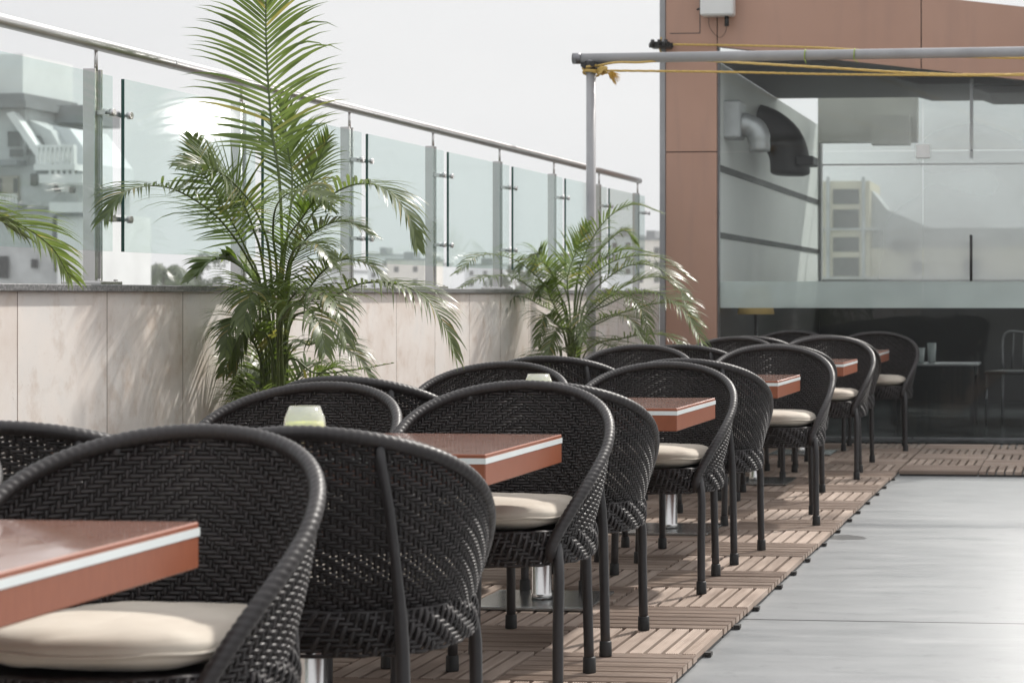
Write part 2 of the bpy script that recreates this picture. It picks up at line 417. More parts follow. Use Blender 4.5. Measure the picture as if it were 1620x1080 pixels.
DT = .032                                      # deck tile height
def slat(mb, c0, c1, l0, l1, z0, z1, along, mi):
    """one decking slat with its ridged top"""
    w = c1-c0; n = max(4, round(w/.0068)); p = w/n; d = .0024
    prof = [(c0, z0)]
    for i in range(n):
        a = c0+i*p
        prof += [(a+.10*p, z1-d), (a+.30*p, z1), (a+.62*p, z1), (a+.82*p, z1-d)]
    prof += [(c1, z0)]
    prof[0] = (c0+.10*p, z0); prof[-1] = (c1-.10*p, z0)
    o = len(mb.v); m_ = len(prof)
    for t in (l0, l1):
        for c, z in prof: mb.v.append((t, c, z) if along == 'x' else (c, t, z))
    for i in range(m_-1):
        mb.face((o+i, o+i+1, o+m_+i+1, o+m_+i), False, mi)
    mb.face(tuple(range(o, o+m_)), False, mi); mb.face(tuple(range(o+2*m_-1, o+m_-1, -1)), False, mi)
def deck_tile(mb, x0, y0, wx, wy, along):
    g = .004
    rnd = lambda: random.uniform(-.0012, .0012)
    dx, dy = random.uniform(-.003, .003), random.uniform(-.003, .003)
    x0 += dx; y0 += dy
    mb.box(x0+.008, x0+wx-.008, y0+.008, y0+wy-.008, .002, .012, 2)
    if along == 'y':
        n = max(2, round(wx/.055)); p = wx/n
        for i in range(n):
            z = DT + rnd(); slat(mb, x0+i*p+.0060, x0+(i+1)*p-.0060, y0+g, y0+wy-g, .0125, z, 'y', 1)
    else:
        n = max(2, round(wy/.074)); p = wy/n
        for i in range(n):
            z = DT + rnd(); slat(mb, y0+i*p+.010, y0+(i+1)*p-.010, x0+g, x0+wx-g, .0125, z, 'x', 0)
mb = MB()
XE, TW, TD = -1.155, .49, .447
for k in range(-11, 20):
    y0 = 5.86 + k*TD
    if y0 + TD > 14.70: continue
    for i in range(4):
        x0 = XE - (i+1)*TW
        deck_tile(mb, x0, y0, TW, TD, 'y' if (k + i) % 2 == 0 else 'x')
    # tray tabs that stick out along the edge
    q = .12 + random.uniform(-.07, .12)
    mb.box(XE-.006, XE+.015, y0+q, y0+q+.030, .003, .015, 2)
yf = 5.86 + 14*TD
for k in range(14, 20):
    y0 = 5.86 + k*TD
    if y0 + TD > 14.72: continue
    for i in range(13):
        deck_tile(mb, XE + i*TW + .004, y0, TW, TD, 'x' if (k + i) % 2 == 0 else 'y')
o = mb.build('wooden_deck', [M['deck_x'], M['deck_y'], M['deck_tray']]); o['kind'] = 'structure'

# ------------------------------------------------------------------ parapet wall and glass railing
wall = MB(); wall.box(-3.46, -3.20, -9, 14.72, 0, 1.113)
o = wall.build('parapet_wall', M['clad']); tag(o, 'low beige stone-clad parapet wall behind the palms, under the glass railing', 'wall')
cp = MB()
y = -9.0
while y < 14.7:
    y1 = min(y + 1.8, 14.72); cp.bevbox(-3.50, -3.178, y+.0015, y1-.0015, 1.1135, 1.137, .003); y = y1
cp.build('coping', M['granite'], o)

rail = empty('glass_railing', (-3.3, 6.4, 1.137), 'steel and glass railing with round handrail on top of the parapet wall', 'railing')
def rel(mb, name, mat, root):                  # build world-space geometry under a moved root
    ob = mb.build(name, mat); ob.parent = root; ob.matrix_parent_inverse = Matrix.Translation(root.location).inverted(); return ob
ys = [6.40 + 1.155*i for i in range(-6, 8)]; ys[-1] = 14.50
hr = MB(); hr.tube([(-3.315, yy, 1.945 + .0012*(yy-6)) for yy in [ys[0]-1, 3, 6, 6.9, 7.0, 9, 9.87, 9.9, 12, 13, 14.40, 14.56]], .0215, 16)
for yy in (6.95, 9.9, 12.2): hr.tube([(-3.315, yy-.004, 1.945+.0012*(yy-6)), (-3.315, yy+.004, 1.945+.0012*(yy-6))], .0225, 16)
hr.lathe([(.0, 0), (.024, 0.0), (.016, .012), (0, .016)], 12, (-3.315, 14.555, 1.95))
rel(hr, 'handrail', M['polish'], rail)
for i, yy in enumerate(ys):
    p = MB()
    p.bevbox(-3.348, -3.306, yy-.028, yy-.016, 1.1375, 1.862, .002); p.bevbox(-3.348, -3.306, yy+.016, yy+.028, 1.1375, 1.862, .002)
    p.box(-3.342, -3.312, yy-.0155, yy+.0155, 1.15, 1.855)
    p.tube([(-3.316, yy, 1.855), (-3.316, yy, 1.935)], .0065, 8)
    po = rel(p, 'post', M['steel'], rail)
    bp = MB(); bp.bevbox(-3.40, -3.26, yy-.075, yy+.075, 1.1372, 1.149, .002)
    for sx in (-.055, .055):
        for sy in (-.055, .055): bp.tube([(-3.33+sx, yy+sy, 1.149), (-3.33+sx, yy+sy, 1.156)], .007, 8)
    bo = rel(bp, 'base_plate', M['steel'], rail)
    for zz in (1.715, 1.36):
        cl = MB()
        cl.box(-3.3058, -3.2765, yy-.014, yy+.125, zz-.0075, zz+.0075)
        for s_ in (-.006, .115):
            cl.tube([(-3.2765, yy+s_, zz), (-3.250, yy+s_, zz)], .006, 8)
            cl.tube([(-3.262, yy+s_, zz), (-3.247, yy+s_, zz)], .0125, 12)
        rel(cl, 'clamp', M['polish'], rail)
    if i < len(ys)-1:
        a, b_ = yy + .095, ys[i+1] + .012
        gm = MB(); gm.box(-3.2755, -3.2635, a, b_, 1.250, 1.838)
        gm.mi = [1, 0, 1, 0, 0, 0]
        rel(gm, 'glass_panel', [M['rail_glass'], M['edge_glass']], rail)

# ------------------------------------------------------------------ wicker tub chair (facing +y)
ZB, ZT, PM = .400, .806, R(128)
def plan(phi, z):
    t = max(0, min(1.05, (z - .37)/.46))
    a = .226 + .078*(1 - (1-min(t,1))**2.2)
    bk = .205 + .085*t**.85
    c, s_ = math.cos(phi), math.sin(phi)
    x = a*math.copysign(abs(s_)**.92, s_)
    y = -bk*c if c > 0 else -(.335 - .02*t)*c
    return x, y + .005
def rim_z(phi): return ZB + (ZT-ZB)*max(0, 1-(abs(phi)/PM)**1.8)**.66
def S(phi, z): x, y = plan(phi, z); return Vector((x, y, z))
def Snrm(phi, z):
    e = 1e-3
    du = S(phi+e, z)-S(phi-e, z); dv = S(phi, z+e)-S(phi, z-e)
    return du.cross(dv).normalized()
def over(i, j): return ((abs(j) + i) % 4) < 2                 # over two, under two, mirrored at the middle of the back
def twill(i, j): return 1 if ((abs(j) + i) % 4) < 2 else -1
def make_shell():
    mb = MB()
    NC = 54; dphi = PM/NC; pitch = .0081
    rows = int((ZT-ZB)/pitch)
    def lim(z):
        u = (z-ZB)/(ZT-ZB)
        return PM*max(0, 1 - u**(1/.66))**(1/1.8)
    up = Vector((0,0,1))
    for i in range(rows+1):
        z = ZB + i*pitch + .002; L = lim(z) if z < ZT else 0
        if L < .06: continue
        pts, nr, sd = [], [], []
        js = [j/2 for j in range(-int(2*L/dphi), int(2*L/dphi)+1)]
        for j in js:
            ph = j*dphi
            lo, hi = math.floor(j), math.ceil(j)
            off = sum(-.0022 if over(i, q) else .0048 for q in (lo, hi))/2
            n = Snrm(ph, z); pts.append(S(ph, z) + n*off); nr.append(n)
            tz = (S(ph, z+.002)-S(ph, z-.002)).normalized(); sd.append(tz)
        mb.ribbon(pts, nr, sd, .00405, .0024)
    for j in range(-NC+1, NC):
        ph = j*dphi; zt = rim_z(ph)
        if zt - ZB < .03: continue
        pts, nr, sd = [], [], []
        k = 0; n_ = int((zt-ZB)/pitch*2)
        for k in range(n_+1):
            z = ZB + k*pitch/2 + .002; r_ = k/2
            lo, hi = math.floor(r_), math.ceil(r_)
            off = .0021 + sum(.0016 if over(q, j) else -.0016 for q in (lo, hi))/2
            n = Snrm(ph, z); pts.append(S(ph, z) + n*off); nr.append(n)
            sd.append((S(ph+.002, z)-S(ph-.002, z)).normalized())
        mb.ribbon(pts, nr, sd, .0048, .0015)
    return mb
def braid_tube(mb, pts, r, n=12, pitch=.020, amp=.0022):
    pts = [Vector(p) for p in pts]
    L = [0]
    for a, b_ in zip(pts, pts[1:]): L.append(L[-1] + (b_-a).length)
    tot = L[-1]; m_ = int(tot/.0045); res = []; k = 0
    for i in range(m_+1):
        d = tot*i/m_
        while k < len(L)-2 and L[k+1] < d: k += 1
        res.append(pts[k].lerp(pts[k+1], (d-L[k])/(L[k+1]-L[k])))
    t0 = (res[1]-res[0]).normalized(); u = t0.cross(Vector((0,0,1))).normalized(); o = len(mb.v)
    for i, p in enumerate(res):
        t = (res[min(i+1, m_)]-res[max(i-1, 0)]).normalized(); u = (u - t*u.dot(t)).normalized(); w = t.cross(u)
        s_ = i/m_*tot
        for q in range(n):
            a = 2*math.pi*q/n
            ph = 2*math.pi*s_/pitch + 2.2*math.pi*abs((a/math.pi) - 1)
            rr = r + amp*(abs(math.sin(ph/2+.4))**.6*2-1.2)
            mb.v.append(tuple(p + (u*math.cos(a)+w*math.sin(a))*rr))
    for i in range(m_):
        for q in range(n):
            q2 = (q+1) % n; mb.face((o+i*n+q, o+i*n+q2, o+(i+1)*n+q2, o+(i+1)*n+q), True)
    mb.face(tuple(o+q for q in range(n-1, -1, -1))); mb.face(tuple(o+m_*n+q for q in range(n)))
def make_rim():
    mb = MB(); pts = []
    n = 160
    for i in range(n+1):
        # even spacing in the lower ends where the curve is steep
        s_ = -1 + 2*i/n; ph = PM*math.copysign(1-(1-abs(s_))**1.7, s_)
        z = rim_z(ph); pts.append(S(ph, z))
    e = pts[-1]; tail = [(e.x*.992, e.y-.006, e.z-.012), (e.x*.975, e.y-.018, e.z-.022)]
    pts = [Vector((-tail[1][0], tail[1][1], tail[1][2])), Vector((-tail[0][0], tail[0][1], tail[0][2]))] + pts + [Vector(tail[0]), Vector(tail[1])]
    braid_tube(mb, pts, .0148, pitch=.015, amp=.0015)
    return mb
def seat_plan(phi, z, grow=0):
    t = (z-.362)/.085; g = .018*math.sin(math.pi*max(0, min(1, t*.55+.25))) + grow
    c, s_ = math.cos(phi), math.sin(phi); e = .78
    return Vector(((.238+g)*math.copysign(abs(s_)**e, s_), -(.224+g)*math.copysign(abs(c)**e, c) + .004, z))
def make_seat():
    mb = MB(); NCOL = 88; pitch = .0105; AMP = .0024
    # woven skirt: slanted wraps over horizontal strands
    for i in range(9):
        z = .362 + i*pitch; pts, nr, sd = [], [], []
        for j in range(NCOL*2):
            ph = 2*math.pi*j/(NCOL*2); jj = j/2
            off = AMP*(twill(i, math.floor(jj)) + twill(i, math.ceil(jj)))/2
            p = seat_plan(ph, z); e = 1e-3
            du = seat_plan(ph+e, z)-seat_plan(ph-e, z); dv = seat_plan(ph, z+e)-seat_plan(ph, z-e)
            n = du.cross(dv).normalized(); pts.append(p+n*off); nr.append(n); sd.append(dv.normalized())
        mb.ribbon(pts, nr, sd, .0046, .0018, closed=True)
    for j in range(NCOL):
        pts, nr, sd = [], [], []
        for k in range(17):
            z = .362 + k*pitch/2; ph = 2*math.pi*(j + .09*k)/NCOL; r_ = k/2
            off = -AMP*(twill(math.floor(r_), j) + twill(math.ceil(r_), j))/2 + .0006
            p = seat_plan(ph, z); e = 1e-3
            du = seat_plan(ph+e, z)-seat_plan(ph-e, z); dv = seat_plan(ph, z+e)-seat_plan(ph, z-e)
            n = du.cross(dv).normalized(); pts.append(p+n*(off+.001)); nr.append(n); sd.append(du.normalized())
        mb.ribbon(pts, nr, sd, .0066, .0028)
    # seat pan
    n = 40; o = len(mb.v)
    prof = [(-.03, .366), (-.010, .366), (-.009, .440), (-.03, .444)]
    for g, z in prof:
        for k in range(n):
            p = seat_plan(2*math.pi*k/n, .36, g); mb.v.append((p.x, p.y, z))
    for i in range(3):
        for k in range(n):
            k2 = (k+1) % n; mb.face((o+i*n+k, o+i*n+k2, o+(i+1)*n+k2, o+(i+1)*n+k), True)
    mb.face(tuple(o+k for k in range(n-1, -1, -1))); mb.face(tuple(o+3*n+k for k in range(n)))
    return mb
def make_cushion():
    mb = MB(); nu, nv = 64, 22; o = 0
    def sp(v, e): return math.copysign(abs(v)**e, v)
    for i in range(nv+1):
        la = -math.pi/2 + math.pi*i/nv
        for j in range(nu):
            lo = 2*math.pi*j/nu
            cr = sp(math.cos(la), .42)
            x = .212*cr*sp(math.cos(lo), .68); y = .205*cr*sp(math.sin(lo), .68)
            z = .033*sp(math.sin(la), .62)
            d2 = (x*x+y*y)
            if z > 0: z += .006*(1-d2/.09)
            nn = noise.noise(Vector((x*9, y*9, z*30)))*.006 - .004*max(0, 1-abs(noise.noise(Vector((x*7+3, y*11, 2.5))))*9)*(1 if z > 0 else 0) + noise.noise(Vector((x*22+5, y*22, z*40)))*.0018
            z += nn*(1.0 if abs(math.sin(la)) < .95 else .5)
            if abs(z) < .014: x *= 1.012; y *= 1.012           # sewn edge
            mb.v.append((x, y+.012, z+.480))
    for i in range(nv):
        for j in range(nu):
            j2 = (j+1) % nu; mb.face((i*nu+j, i*nu+j2, (i+1)*nu+j2, (i+1)*nu+j), True)
    return mb
def make_piping():
    mb = MB(); pts = []
    def sp(v, e): return math.copysign(abs(v)**e, v)
    for j in range(97):
        lo = 2*math.pi*j/96; pts.append((.2155*sp(math.cos(lo), .68), .2085*sp(math.sin(lo), .68)+.012, .4805 + .002*math.sin(lo*7)))
    mb.tube(pts, .0038, 6, cap=False); return mb
def make_chair():
    root = empty('wicker_chair', (0,0,0), '', 'chair')
    make_shell().build('woven_back', M['wicker'], root)
    make_rim().build('rim', M['wicker'], root)
    make_seat().build('seat', M['wicker'], root)
    make_cushion().build('cushion', M['cushion'], root)
    make_piping().build('piping', M['cushion'], root.children[-1] if len(root.children) else kids(root)[-1])
    for s_ in (-1, 1):
        for pts in (bez([(s_*.192, .165, .43), (s_*.204, .190, .395), (s_*.213, .212, .33), (s_*.213, .222, .20), (s_*.215, .232, .005)], 16),
                    bez([(s_*.150, -.246, .780), (s_*.158, -.256, .735), (s_*.173, -.246, .62), (s_*.186, -.226, .42), (s_*.192, -.228, .22), (s_*.197, -.232, .005)], 18)):
            l = MB(); l.tube(pts, [.0145 - .004*max(0, min(1, (p.z-.42)/.1)) for p in pts], 12); lg = l.build('leg', M['leg'], root)
            f = MB(); p = pts[-1]; f.lathe([(.0185, 0), (.0190, .004), (.0182, .042), (.0150, .046)], 14, (p.x, p.y, 0)); f.build('foot_cap', M['rubber'], lg)
    return root

TX = [(-1.45, 2.80), (-1.40, 4.88), (-1.345, 6.80), (-1.342, 8.93), (-1.345, 11.30), (-1.365, 13.38)]
ORD = ['nearest', 'second', 'third', 'fourth', 'fifth', 'farthest']
TWX, TDY, TH, TZ = 1.10, .68, .076, .73
chair0 = make_chair(); used = False
def place_chair(x, y, rz, label):
    global used
    c = chair0 if not used else copy_tree(chair0); used = True
    c.location = (x, y, DT); c.rotation_euler.z = rz
    s_ = random.uniform(.99, 1.012); c.scale = (s_, s_, random.uniform(.992, 1.012))
    tag(c, label, 'chair', 'black wicker tub chairs around the red tables')
CH = {  # table : (far right, far left, near right, near left) as (x, y, turn)
 0: [(-1.63, 3.29, 2), (-2.22, 3.27, -3), None, None],
 1: [(-1.595, 5.30, 2), (-2.205, 5.33, -2), (-1.535, 4.02, 2), (-2.20, 4.10, 3)],
 2: [(-1.60, 7.27, 2), (-2.24, 7.27, 0), (-1.625, 6.03, 1), (-2.22, 6.05, -2)],
 3: [(-1.50, 9.40, 8), (-2.19, 9.42, 2), (-1.585, 8.06, -2), (-2.16, 8.08, 2)],
 4: [(-1.56, 11.74, 2), (-2.15, 11.80, -2), (-1.635, 10.50, 4), (-2.12, 10.50, 2)],
 5: [(-1.475, 13.88, 4), (-2.12, 13.90, -4), (-1.60, 12.50, -3), (-2.10, 12.52, 0)],
}
FARL = ['black tub chair facing the camera across the {} red table, right-hand seat',
        'black tub chair facing the camera across the {} red table, left-hand seat',
        'black tub chair seen from behind at the {} red table, right-hand seat',
        'black tub chair seen from behind at the {} red table, left-hand seat']
for ti, lst in CH.items():
    for q, spec in enumerate(lst):
        if spec is None: continue
        place_chair(spec[0], spec[1], (math.pi if q < 2 else 0) + R(spec[2]), FARL[q].format(ORD[ti]))

# ------------------------------------------------------------------ tables
def make_table():
    t = empty('restaurant_table', (0,0,0), '', 'table')
    mb = MB(); mb.bevbox(-TWX/2, TWX/2, -TDY/2, TDY/2, TZ-TH, TZ, .0025); mb.build('tabletop', M['table'], t)
    mb = MB(); mb.box(-TWX/2-.0012, TWX/2+.0012, -TDY/2-.0012, TDY/2+.0012, TZ-.023, TZ-.0095); mb.build('inlay_band', M['band'], t)
    mb = MB(); mb.lathe([(.037, .0), (.037, .02), (.034, .022), (.034, TZ-TH-.0005-DT-.012)], 24, (0,0,DT+.0125)); mb.build('pedestal', M['steel'], t)
    mb = MB(); mb.bevbox(-.21, .21, -.20, .20, DT+.002, DT+.0122, .002); mb.build('base_plate', M['plate'], t)
    return t
t0 = make_table()
TL = ['red laminate table with pale edge stripe, nearest one, cut by the left border',
      'red laminate table with pale edge stripe, second from camera, holding the lime candle bowl',
      'red laminate table with pale edge stripe, third from the camera, beside the first leafy palm',
      'red laminate table with pale edge stripe, fourth from camera, in line with the far palm',
      'red laminate table with pale edge stripe, fifth from the camera',
      'red laminate table with pale edge stripe, farthest one, next to the glass front']
for i, (xe, yc) in enumerate(TX):
    t = t0 if i == 0 else copy_tree(t0)
    t.location = (xe-TWX/2, yc, 0); tag(t, TL[i], 'table', 'red tables in a row')

def candle(x, y, label):
    c = empty('candle_bowl', (x, y, TZ), label, 'candle holder', 0, 'glass candle bowls on the tables')
    mb = MB(); mb.lathe([(.030, 0), (.040, .006), (.0485, .035), (.050, .055), (.047, .078), (.036, .106), (.0345, .106), (.0445, .078), (.0475, .055), (.046, .036), (.036, .010), (.0, .010)], 32)
    mb.build('glass_bowl', M['bowl'], c)
    w = MB(); w.lathe([(.034, .0105), (.0435, .036), (.045, .052), (.0440, .068), (0, .0685)], 28); w.build('wax', M['wax'], c)
p = at(482, 700, 4.62); candle(p.x, 4.62, 'small frosted candle bowl with lime wax on the second red table')
p = at(852, 640, 6.60); candle(p.x, 6.60, 'small frosted candle bowl showing only its pale rim, on the third red table')

# ------------------------------------------------------------------ palms
def frond(root, ctrl, L, mat=None, n=40, start=.3, droop=.9, width=.0088, face=None, up_angle=58, rr=.006, twist=.25):
    mb = MB(); pts = bez(ctrl, 64)
    mb.tube(pts, [rr*(1-.8*i/63) for i in range(64)], 6, mi=1)
    tot = 63
    for k in range(n):
        s_ = start + (1-start)*k/(n-1)*.985
        f = s_*tot; i = min(int(f), tot-1); p = pts[i].lerp(pts[i+1], f-i)
        t = (pts[min(i+2, tot)]-pts[max(i-1, 0)]).normalized()
        nrm = Vector(face) if face else Vector((0,0,1))
        nrm = (nrm - t*nrm.dot(t))
        if nrm.length < .15: nrm = Vector((0,-1,.1)) - t*Vector((0,-1,.1)).dot(t)
        nrm.normalize(); sd = t.cross(nrm).normalized()
        u = (s_-start)/(1-start)
        prof = (.62 + .38*math.sin(math.pi*min(1, u*1.2+.15))) * (1 - .62*u**3.2)
        al = R(up_angle*(1-.55*u) + random.uniform(-4, 4))
        for sg in (-1, 1):
            if random.random() < .03: continue
            ll = L*prof*(random.uniform(.9, 1.08) if random.random() > .06 else random.uniform(.45, .8))
            d = (t*math.cos(al) + sd*sg*math.sin(al) + nrm*random.uniform(.05, .28)).normalized()
            q = p.copy(); segs = 6; strip = []
            dr = droop*(random.uniform(.7, 1.35) if random.random() > .07 else 2.6)
            for a in range(segs+1):
                w = width*(0.35 + .65*math.sin(math.pi*min(1, (a/segs)*.8+.18)))*(1-(a/segs)**3)
                wv = d.cross(nrm); 
                if wv.length < .1: wv = sd
                wv = (wv.normalized() + nrm*sg*twist).normalized()
                strip.append((q - wv*w*.5, q + wv*w*.5))
                q = q + d*(ll/segs)
                d = (d + Vector((0,0,-1))*dr*(.05+.28*(a/segs)**1.3)).normalized()
            o = len(mb.v)
            for a_, b_ in strip: mb.v += [tuple(a_), tuple(b_)]
            for a in range(segs): mb.face((o+2*a, o+2*a+1, o+2*a+3, o+2*a+2), True)
    ob = mb.build('frond', [mat or M['leaf'], M['stem']]); ob.parent = root
    ob.matrix_parent_inverse = Matrix.Translation(root.location).inverted()
    return ob
def canes(root, n, spread, h, r=.011):
    for i in range(n):
        a = random.uniform(0, 6.28); d = spread*random.uniform(.2, 1); l = root.location
        top = (l.x+math.cos(a)*d*1.6, l.y+math.sin(a)*d*1.6, h*random.uniform(.65, 1.1))
        mb = MB(); mb.tube(bez([(l.x+math.cos(a)*d*.6, l.y+math.sin(a)*d*.6, .30), (l.x+math.cos(a)*d, l.y+math.sin(a)*d, h*.4), top], 10), [r*(1-.04*k) for k in range(10)], 8)
        ob = mb.build('cane', M['stem']); ob.parent = root; ob.matrix_parent_inverse = Matrix.Translation(l).inverted()
def pot(root):
    mb = MB(); mb.lathe([(.14, .0), (.15, .01), (.19, .30), (.20, .32), (.20, .36), (.18, .36), (.175, .32), (.0, .32)], 28); mb.build('planter', M['pot'], root)
    mb = MB(); mb.lathe([(.174, .321), (.10, .335), (0, .34)], 20); mb.build('soil', M['soil'], root)

# large palm
Y1 = 7.12
b0 = at(436, 600, Y1)
palm = empty('palm_plant', (b0.x, Y1, 0), 'tall areca palm with one frond rising past the handrail, nearest the camera side of the wall', 'potted palm')
palm['label'] = 'tall bushy areca palm with one big frond rising above the handrail'
pot(palm); canes(palm, 9, .07, .95)
def F(lst, L, root=palm, Y=Y1, **kw):
    base = Vector((root.location.x + random.uniform(-.05, .05), root.location.y + random.uniform(-.05, .05), .34))
    frond(root, [base] + [at(px, py, Y-d) for px, py, d in lst], L, **kw)
F([(446,470,.0),(443,300,.02),(430,200,.02),(422,90,.02),(421,0,.02),(426,-70,.02)], .33, n=44, start=.42, droop=.75, width=.0128, face=(.1,-1,.15), up_angle=68, rr=.0075, twist=.05)
F([(415,480,.05),(398,420,.1),(345,345,.32),(270,298,.58),(200,302,.80),(165,345,.9)], .27, start=.42, droop=1.5, width=.0105)
F([(410,470,.0),(392,400,.05),(355,330,.15),(318,265,.26),(304,214,.30)], .185, start=.45, droop=.35, face=(.2,-1,.4), n=36, up_angle=66)
F([(420,450,.1),(400,360,.2),(372,300,.32),(330,262,.48),(285,262,.6)], .22, start=.45, droop=1.0, face=(.1,-.8,.6), n=38)
F([(430,450,.1),(412,350,.2),(370,290,.4),(330,270,.56),(282,300,.72)], .20, start=.48, droop=.8, face=(-.5,-1,.3), n=34)
F([(440,460,.1),(432,365,.2),(442,318,.4),(480,300,.6),(530,318,.75)], .23, start=.42, droop=1.6, width=.0105, face=(0,-.45,1))
F([(452,470,.0),(468,390,.0),(505,325,.0),(560,292,.05),(612,300,.1),(648,345,.14),(660,390,.16)], .23, start=.40, droop=1.25, width=.0125)
F([(450,470,.0),(470,400,.05),(500,365,.1),(545,350,.12),(590,372,.15)], .20, start=.40, droop=1.5)
F([(455,530,.1),(500,490,.16),(560,452,.22),(620,448,.28),(672,470,.33),(706,520,.36),(722,566,.37)], .25, start=.30, droop=1.7, width=.0105)
F([(452,520,.1),(480,470,.15),(510,430,.2),(545,410,.23),(585,420,.26),(615,452,.28)], .19, start=.35, droop=1.3)
F([(445,540,.2),(455,480,.3),(490,455,.42),(530,480,.55),(548,540,.62)], .26, start=.28, droop=1.7, width=.0105)
F([(440,540,.2),(450,500,.35),(470,480,.5),(505,510,.65),(515,560,.72)], .24, start=.25, droop=1.7, width=.0105)
F([(430,540,.1),(420,480,.2),(412,450,.3),(395,470,.45),(385,520,.52)], .24, start=.3, droop=1.6, width=.0105)
F([(425,520,.0),(405,450,.02),(370,415,.05),(335,412,.14),(302,440,.22)], .20, start=.35, droop=.8, mat=M['leaf_bright'], width=.034, n=20)
F([(445,470,.0),(462,300,-.1),(455,230,-.12),(448,160,-.14)], .21, start=.5, droop=.6, face=(.3,-1,.1), n=34)
F([(455,480,.0),(478,330,-.12),(500,265,-.15),(520,215,-.15)], .20, start=.5, droop=1.0, face=(-.3,-1,.3), n=30)
F([(430,560,.1),(405,520,.2),(380,500,.3),(362,520,.36),(356,560,.4)], .17, start=.3, droop=1.2)
F([(455,560,.1),(490,545,.2),(520,540,.28),(560,560,.34),(590,600,.36)], .20, start=.3, droop=1.4)
F([(450,580,.1),(500,590,.15),(560,585,.2),(622,574,.25)], .04, start=.6, droop=.4, n=16, width=.012)
F([(446,520,.1),(452,440,.2),(466,395,.3),(500,385,.42),(528,420,.5)], .22, start=.33, droop=1.6)
F([(440,480,.05),(450,390,.1),(478,345,.18),(500,318,.22),(520,330,.25)], .19, start=.4, droop=1.4, mat=M['leaf_bright'])
for k in range(9):
    a = random.uniform(0, 6.28); r_ = random.uniform(.12, .26); z1 = random.uniform(.62, .85); l = palm.location
    frond(palm, [(l.x, l.y, .34), (l.x+.4*r_*math.cos(a), l.y+.4*r_*math.sin(a), z1), (l.x+1.0*r_*max(-.7, math.cos(a)), l.y+1.0*r_*math.sin(a), z1+.12), (l.x+1.5*r_*max(-.6, math.cos(a)), l.y+1.6*r_*math.sin(a), z1-.02)], .20, start=.25, droop=1.5, width=.0105, n=30)

# second palm, by the end of the row
Y2 = 11.2
b0 = at(905, 600, Y2)
palm2 = empty('palm_plant', (b0.x, Y2, 0), 'lower spreading areca palm in front of the grey pipe post near the brown facade', 'potted palm')
pot(palm2); canes(palm2, 7, .09, .9)
G = lambda lst, L, **kw: F(lst, L, root=palm2, Y=Y2, **kw)
G([(910,480,.0),(922,410,.05),(955,352,.1),(1000,324,.12),(1046,336,.15)], .20, start=.4, droop=1.3)
G([(898,500,.1),(862,450,.3),(812,410,.6),(760,404,.95),(722,432,1.2)], .22, start=.38, droop=1.3)
G([(896,500,.1),(858,470,.3),(815,440,.6),(768,438,.95),(730,455,1.15)], .19, start=.4, droop=1.2)
G([(915,500,.1),(935,440,.2),(985,408,.3),(1045,408,.35),(1096,442,.38)], .23, start=.32, droop=1.2)
G([(918,520,.1),(965,480,.3),(1025,462,.5),(1080,490,.65),(1118,555,.75)], .30, start=.35, droop=1.1, width=.0105)
G([(908,540,.1),(914,500,.3),(918,495,.5),(922,540,.7)], .26, start=.35, droop=1.0, face=(0,-1,.6))
G([(896,540,.1),(876,510,.2),(862,500,.3),(850,545,.42)], .22, start=.3, droop=1.2)
G([(902,500,.0),(898,440,.05),(915,390,.1),(930,352,.12)], .2, start=.4, droop=.8, face=(-.2,-1,.3))
G([(922,510,.0),(975,460,.0),(1040,438,.0),(1090,470,.05)], .24, start=.35, droop=1.2)
G([(925,530,.0),(1000,490,.1),(1070,480,.15),(1112,515,.2)], .22, start=.35, droop=1.2, mat=M['leaf_bright'])
G([(915,470,.0),(945,420,.0),(985,395,.0),(1030,400,.0)], .2, start=.35, droop=1.3, mat=M['leaf_bright'])
G([(890,520,.1),(870,470,.2),(862,450,.25),(850,470,.3)], .16, start=.3, droop=.8, mat=M['leaf_bright'])
G([(895,520,.0),(850,480,.1),(815,470,.25),(780,500,.4),(765,545,.5)], .25, start=.32, droop=1.4)
G([(920,500,.0),(975,430,.0),(1030,420,.05),(1075,455,.1),(1095,510,.15)], .25, start=.32, droop=1.4)
G([(915,530,.15),(950,480,.35),(985,465,.5),(1015,490,.62),(1030,545,.7)], .25, start=.3, droop=1.5)
G([(908,500,.0),(915,440,-.1),(945,400,-.15),(985,365,-.2),(1005,385,-.25)], .22, start=.4, droop=1.3)
G([(898,520,.1),(880,450,.2),(862,418,.3),(835,410,.42),(815,440,.5)], .22, start=.4, droop=1.4)
G([(905,560,.1),(860,560,.3),(830,575,.45)], .24, start=.3, droop=1.2)
G([(912,545,.15),(960,545,.4),(1000,570,.5),(1020,600,.5)], .25, start=.3, droop=1.2)
G([(900,480,.0),(868,430,.05),(850,400,.1),(842,430,.2)], .2, start=.4, droop=1.2)
G([(912,540,.1),(950,510,.3),(990,500,.45),(1020,540,.55)], .24, start=.3, droop=1.3)
G([(905,540,.1),(885,520,.3),(872,540,.4),(866,580,.5)], .2, start=.3, droop=1.2)
G([(925,560,.1),(985,535,.3),(1050,530,.4),(1095,560,.5)], .24, start=.3, droop=1.3)

